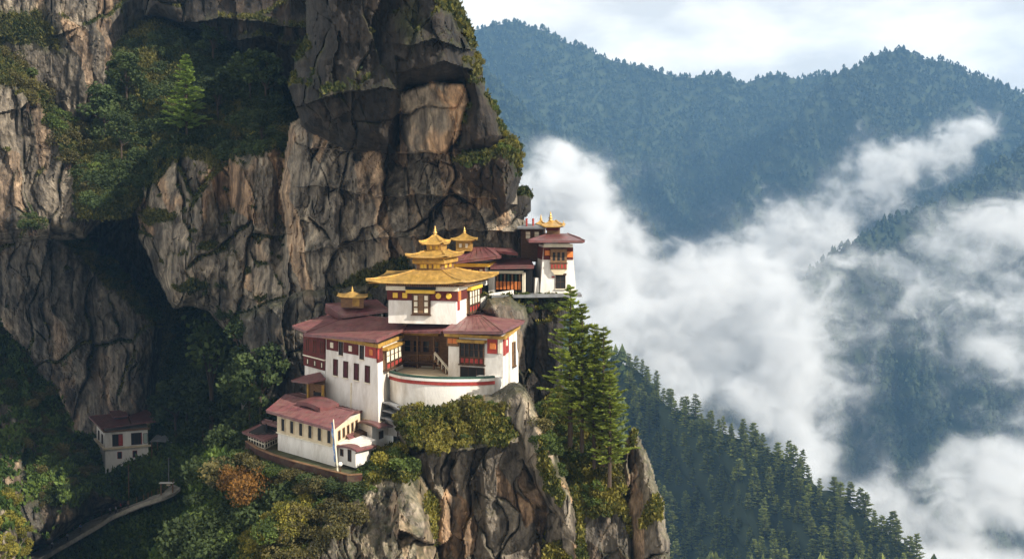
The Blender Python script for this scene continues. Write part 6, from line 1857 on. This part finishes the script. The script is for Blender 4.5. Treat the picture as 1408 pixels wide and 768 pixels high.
rng = np.random.default_rng(90)
for k, p in enumerate(dense):
    for q in range(2):
        u = (dense[min(k + 1, len(dense) - 1)] - dense[max(k - 1, 0)]); u.z = 0; u.normalize()
        s_ = rng.uniform(0.8, 1.5)
        o = tag(link("terrace_shrub", (B_MID + B_OLI + B_DEEP[:2])[rng.integers(0, 8)]), "green shrub growing up against the dark edge wall of the terrace", "shrub", "shrubs along the terrace wall")
        o.location = p + Vector((u.y, -u.x, 0)) * rng.uniform(0.5, 1.8) + u * rng.normal() * 0.5 + Vector((0, 0, -0.45 - 0.75 * s_ - 0.9 * q))
        o.scale = (s_ * 1.15, s_ * 1.15, s_); o.rotation_euler = (0, 0, rng.random() * 6.28)
for k, (x, y) in enumerate(((140, 632), (150, 640), (162, 643), (174, 644), (186, 641), (198, 637), (208, 634), (132, 626), (216, 638))):
    d, _ = surf(np.array([x]), np.array([y]), [slope])
    o = tag(link("hut_shrub", (B_DEEP + B_OLI)[k % 7]), "low shrub growing at the foot of the white hut", "shrub", "shrubs at the foot of the hut")
    o.location = P(x, y, min(float(d[0]), 236.0)) + Vector((0, -0.5, -0.8)); o.scale = (1.2, 1.2, 0.75 + 0.1 * (k % 4)); o.rotation_euler = (0, 0, k)

# --- grass and low growth over every mossy surface
def grass(rel, name, label, n, size, mat, seed, region=None):
    rng = np.random.default_rng(seed)
    ok = rel.ok & (rel.moss > 0.5)
    if region is not None: ok &= poly_sdf(rel.gx, rel.gy, region) > 0
    i, j = np.nonzero(ok)
    k = rng.integers(0, len(i), n)
    px = rel.gx[i[k], j[k]] + rng.uniform(-.7, .7, n); py = rel.gy[i[k], j[k]] + rng.uniform(-.7, .7, n)
    d, _ = rel.at(px, py)
    good = d < 1e8
    px, py, d = px[good], py[good], d[good]
    x, z = ray(px, py)
    c = np.stack([x * d, d - 0.15, z * d], 1)
    tone = fbm(px / 40, py / 40, 4, seed + 9) * 0.9 + 0.45
    V, sh = [], []
    for q in range(3):
        m = len(c)
        dirs = np.stack([0.5 * rng.normal(size=m), -0.45 + 0.4 * rng.normal(size=m), 0.8 + 0.4 * rng.random(m)], 1)
        dirs /= np.linalg.norm(dirs, axis=1, keepdims=True)
        cc = c + dirs * size * 0.35 + size * 0.3 * rng.normal(size=(m, 3))
        V.append(leaf_quads(cc, size * 0.62, rng, aspect=2.0, dirs=dirs * 2)); sh.append(np.clip(tone + 0.35 * rng.normal(size=m), 0, 1))
    me = mesh_quads(name, np.concatenate(V), mat, np.concatenate(sh))
    tag(link(name, me), label, "undergrowth", kind="stuff")
M_GRASS = foliage_mat("grass_blades", (0.020, 0.032, 0.008), (0.11, 0.10, 0.025), trans=0.2)
M_GRASSY = foliage_mat("sunny_grass_blades", (0.045, 0.058, 0.010), (0.21, 0.18, 0.035), trans=0.2)
M_GRASSD = foliage_mat("shade_grass_blades", (0.025, 0.050, 0.010), (0.105, 0.150, 0.030), trans=0.2)
grass(cliff, "undergrowth", "low grass and ferns on the cliff ledges", 80000, 0.5, M_GRASS, 31)
grass(slope, "undergrowth", "grass and low growth on the gully slope around the path", 42000, 0.75, M_GRASSD, 32)
grass(spur, "undergrowth", "sunlit grass and moss on the rock spur", 26000, 0.40, M_GRASSY, 33)

# --- conifers of the near hillside: the largest one by one, the rest as one wood
cands = m_near.scatter(16000, 9, -0.02, 0.9)
keep = []
cell = {}
for p in cands:
    k = (int(p[0] // 6.5), int(p[1] // 6.5))
    if any(abs(p[0] - q[0]) < 4.2 and abs(p[1] - q[1]) < 4.2 for a in (-1, 0, 1) for b in (-1, 0, 1) for q in cell.get((k[0] + a, k[1] + b), [])): continue
    cell.setdefault(k, []).append(p); keep.append(p)
keep = np.array(keep)
ppx = 704 + F * keep[:, 0] / keep[:, 1]; ppy = 384 - F * np.tan(np.arctan2(keep[:, 2], keep[:, 1]) + TH)
inview = (ppx > 862) & (ppx < 1300) & (ppy < 800)
near_i = np.argsort(np.where(inview, keep[:, 1], 9e9))[:290]
hill_m = [conifer("hill_conifer", np.random.default_rng(500 + k), 14, 5, 8, 0.25 + 0.03 * (k % 2), 0.045, 0.10, 0.08, M_PINE2) for k in range(4)]
hill_t = []
for cm, tm in hill_m:                      # crown and trunk in one mesh: too small to show apart
    b_ = bmesh.new(); b_.from_mesh(cm); n0 = len(b_.faces); b_.from_mesh(tm); b_.faces.ensure_lookup_table()
    for f_ in b_.faces[n0:]: f_.material_index = 1
    me = bpy.data.meshes.new("hill_conifer"); b_.to_mesh(me); b_.free(); me.materials.append(M_PINE2); me.materials.append(BARK); hill_t.append(me)
for k in near_i:
    h = 9.5 + 7 * R5.random() ** 1.3
    o = tag(link("hill_conifer", hill_t[R5.integers(0, 4)]), "green conifer among many on the near forested hillside across the gap", "conifer", "conifers on the near hillside")
    wd = h * R5.uniform(1.0, 1.5)
    o.location = Vector(keep[k]) - Vector((0, 0, 0.8)); o.scale = (wd, wd, h); o.rotation_euler = (0, 0, R5.random() * 6.283)
rest = np.setdiff1d(np.arange(len(keep)), near_i)
far_forest(keep[rest], 9, 16, 105, M_PINE2, "farther wood along the misty ridge of the near hillside")
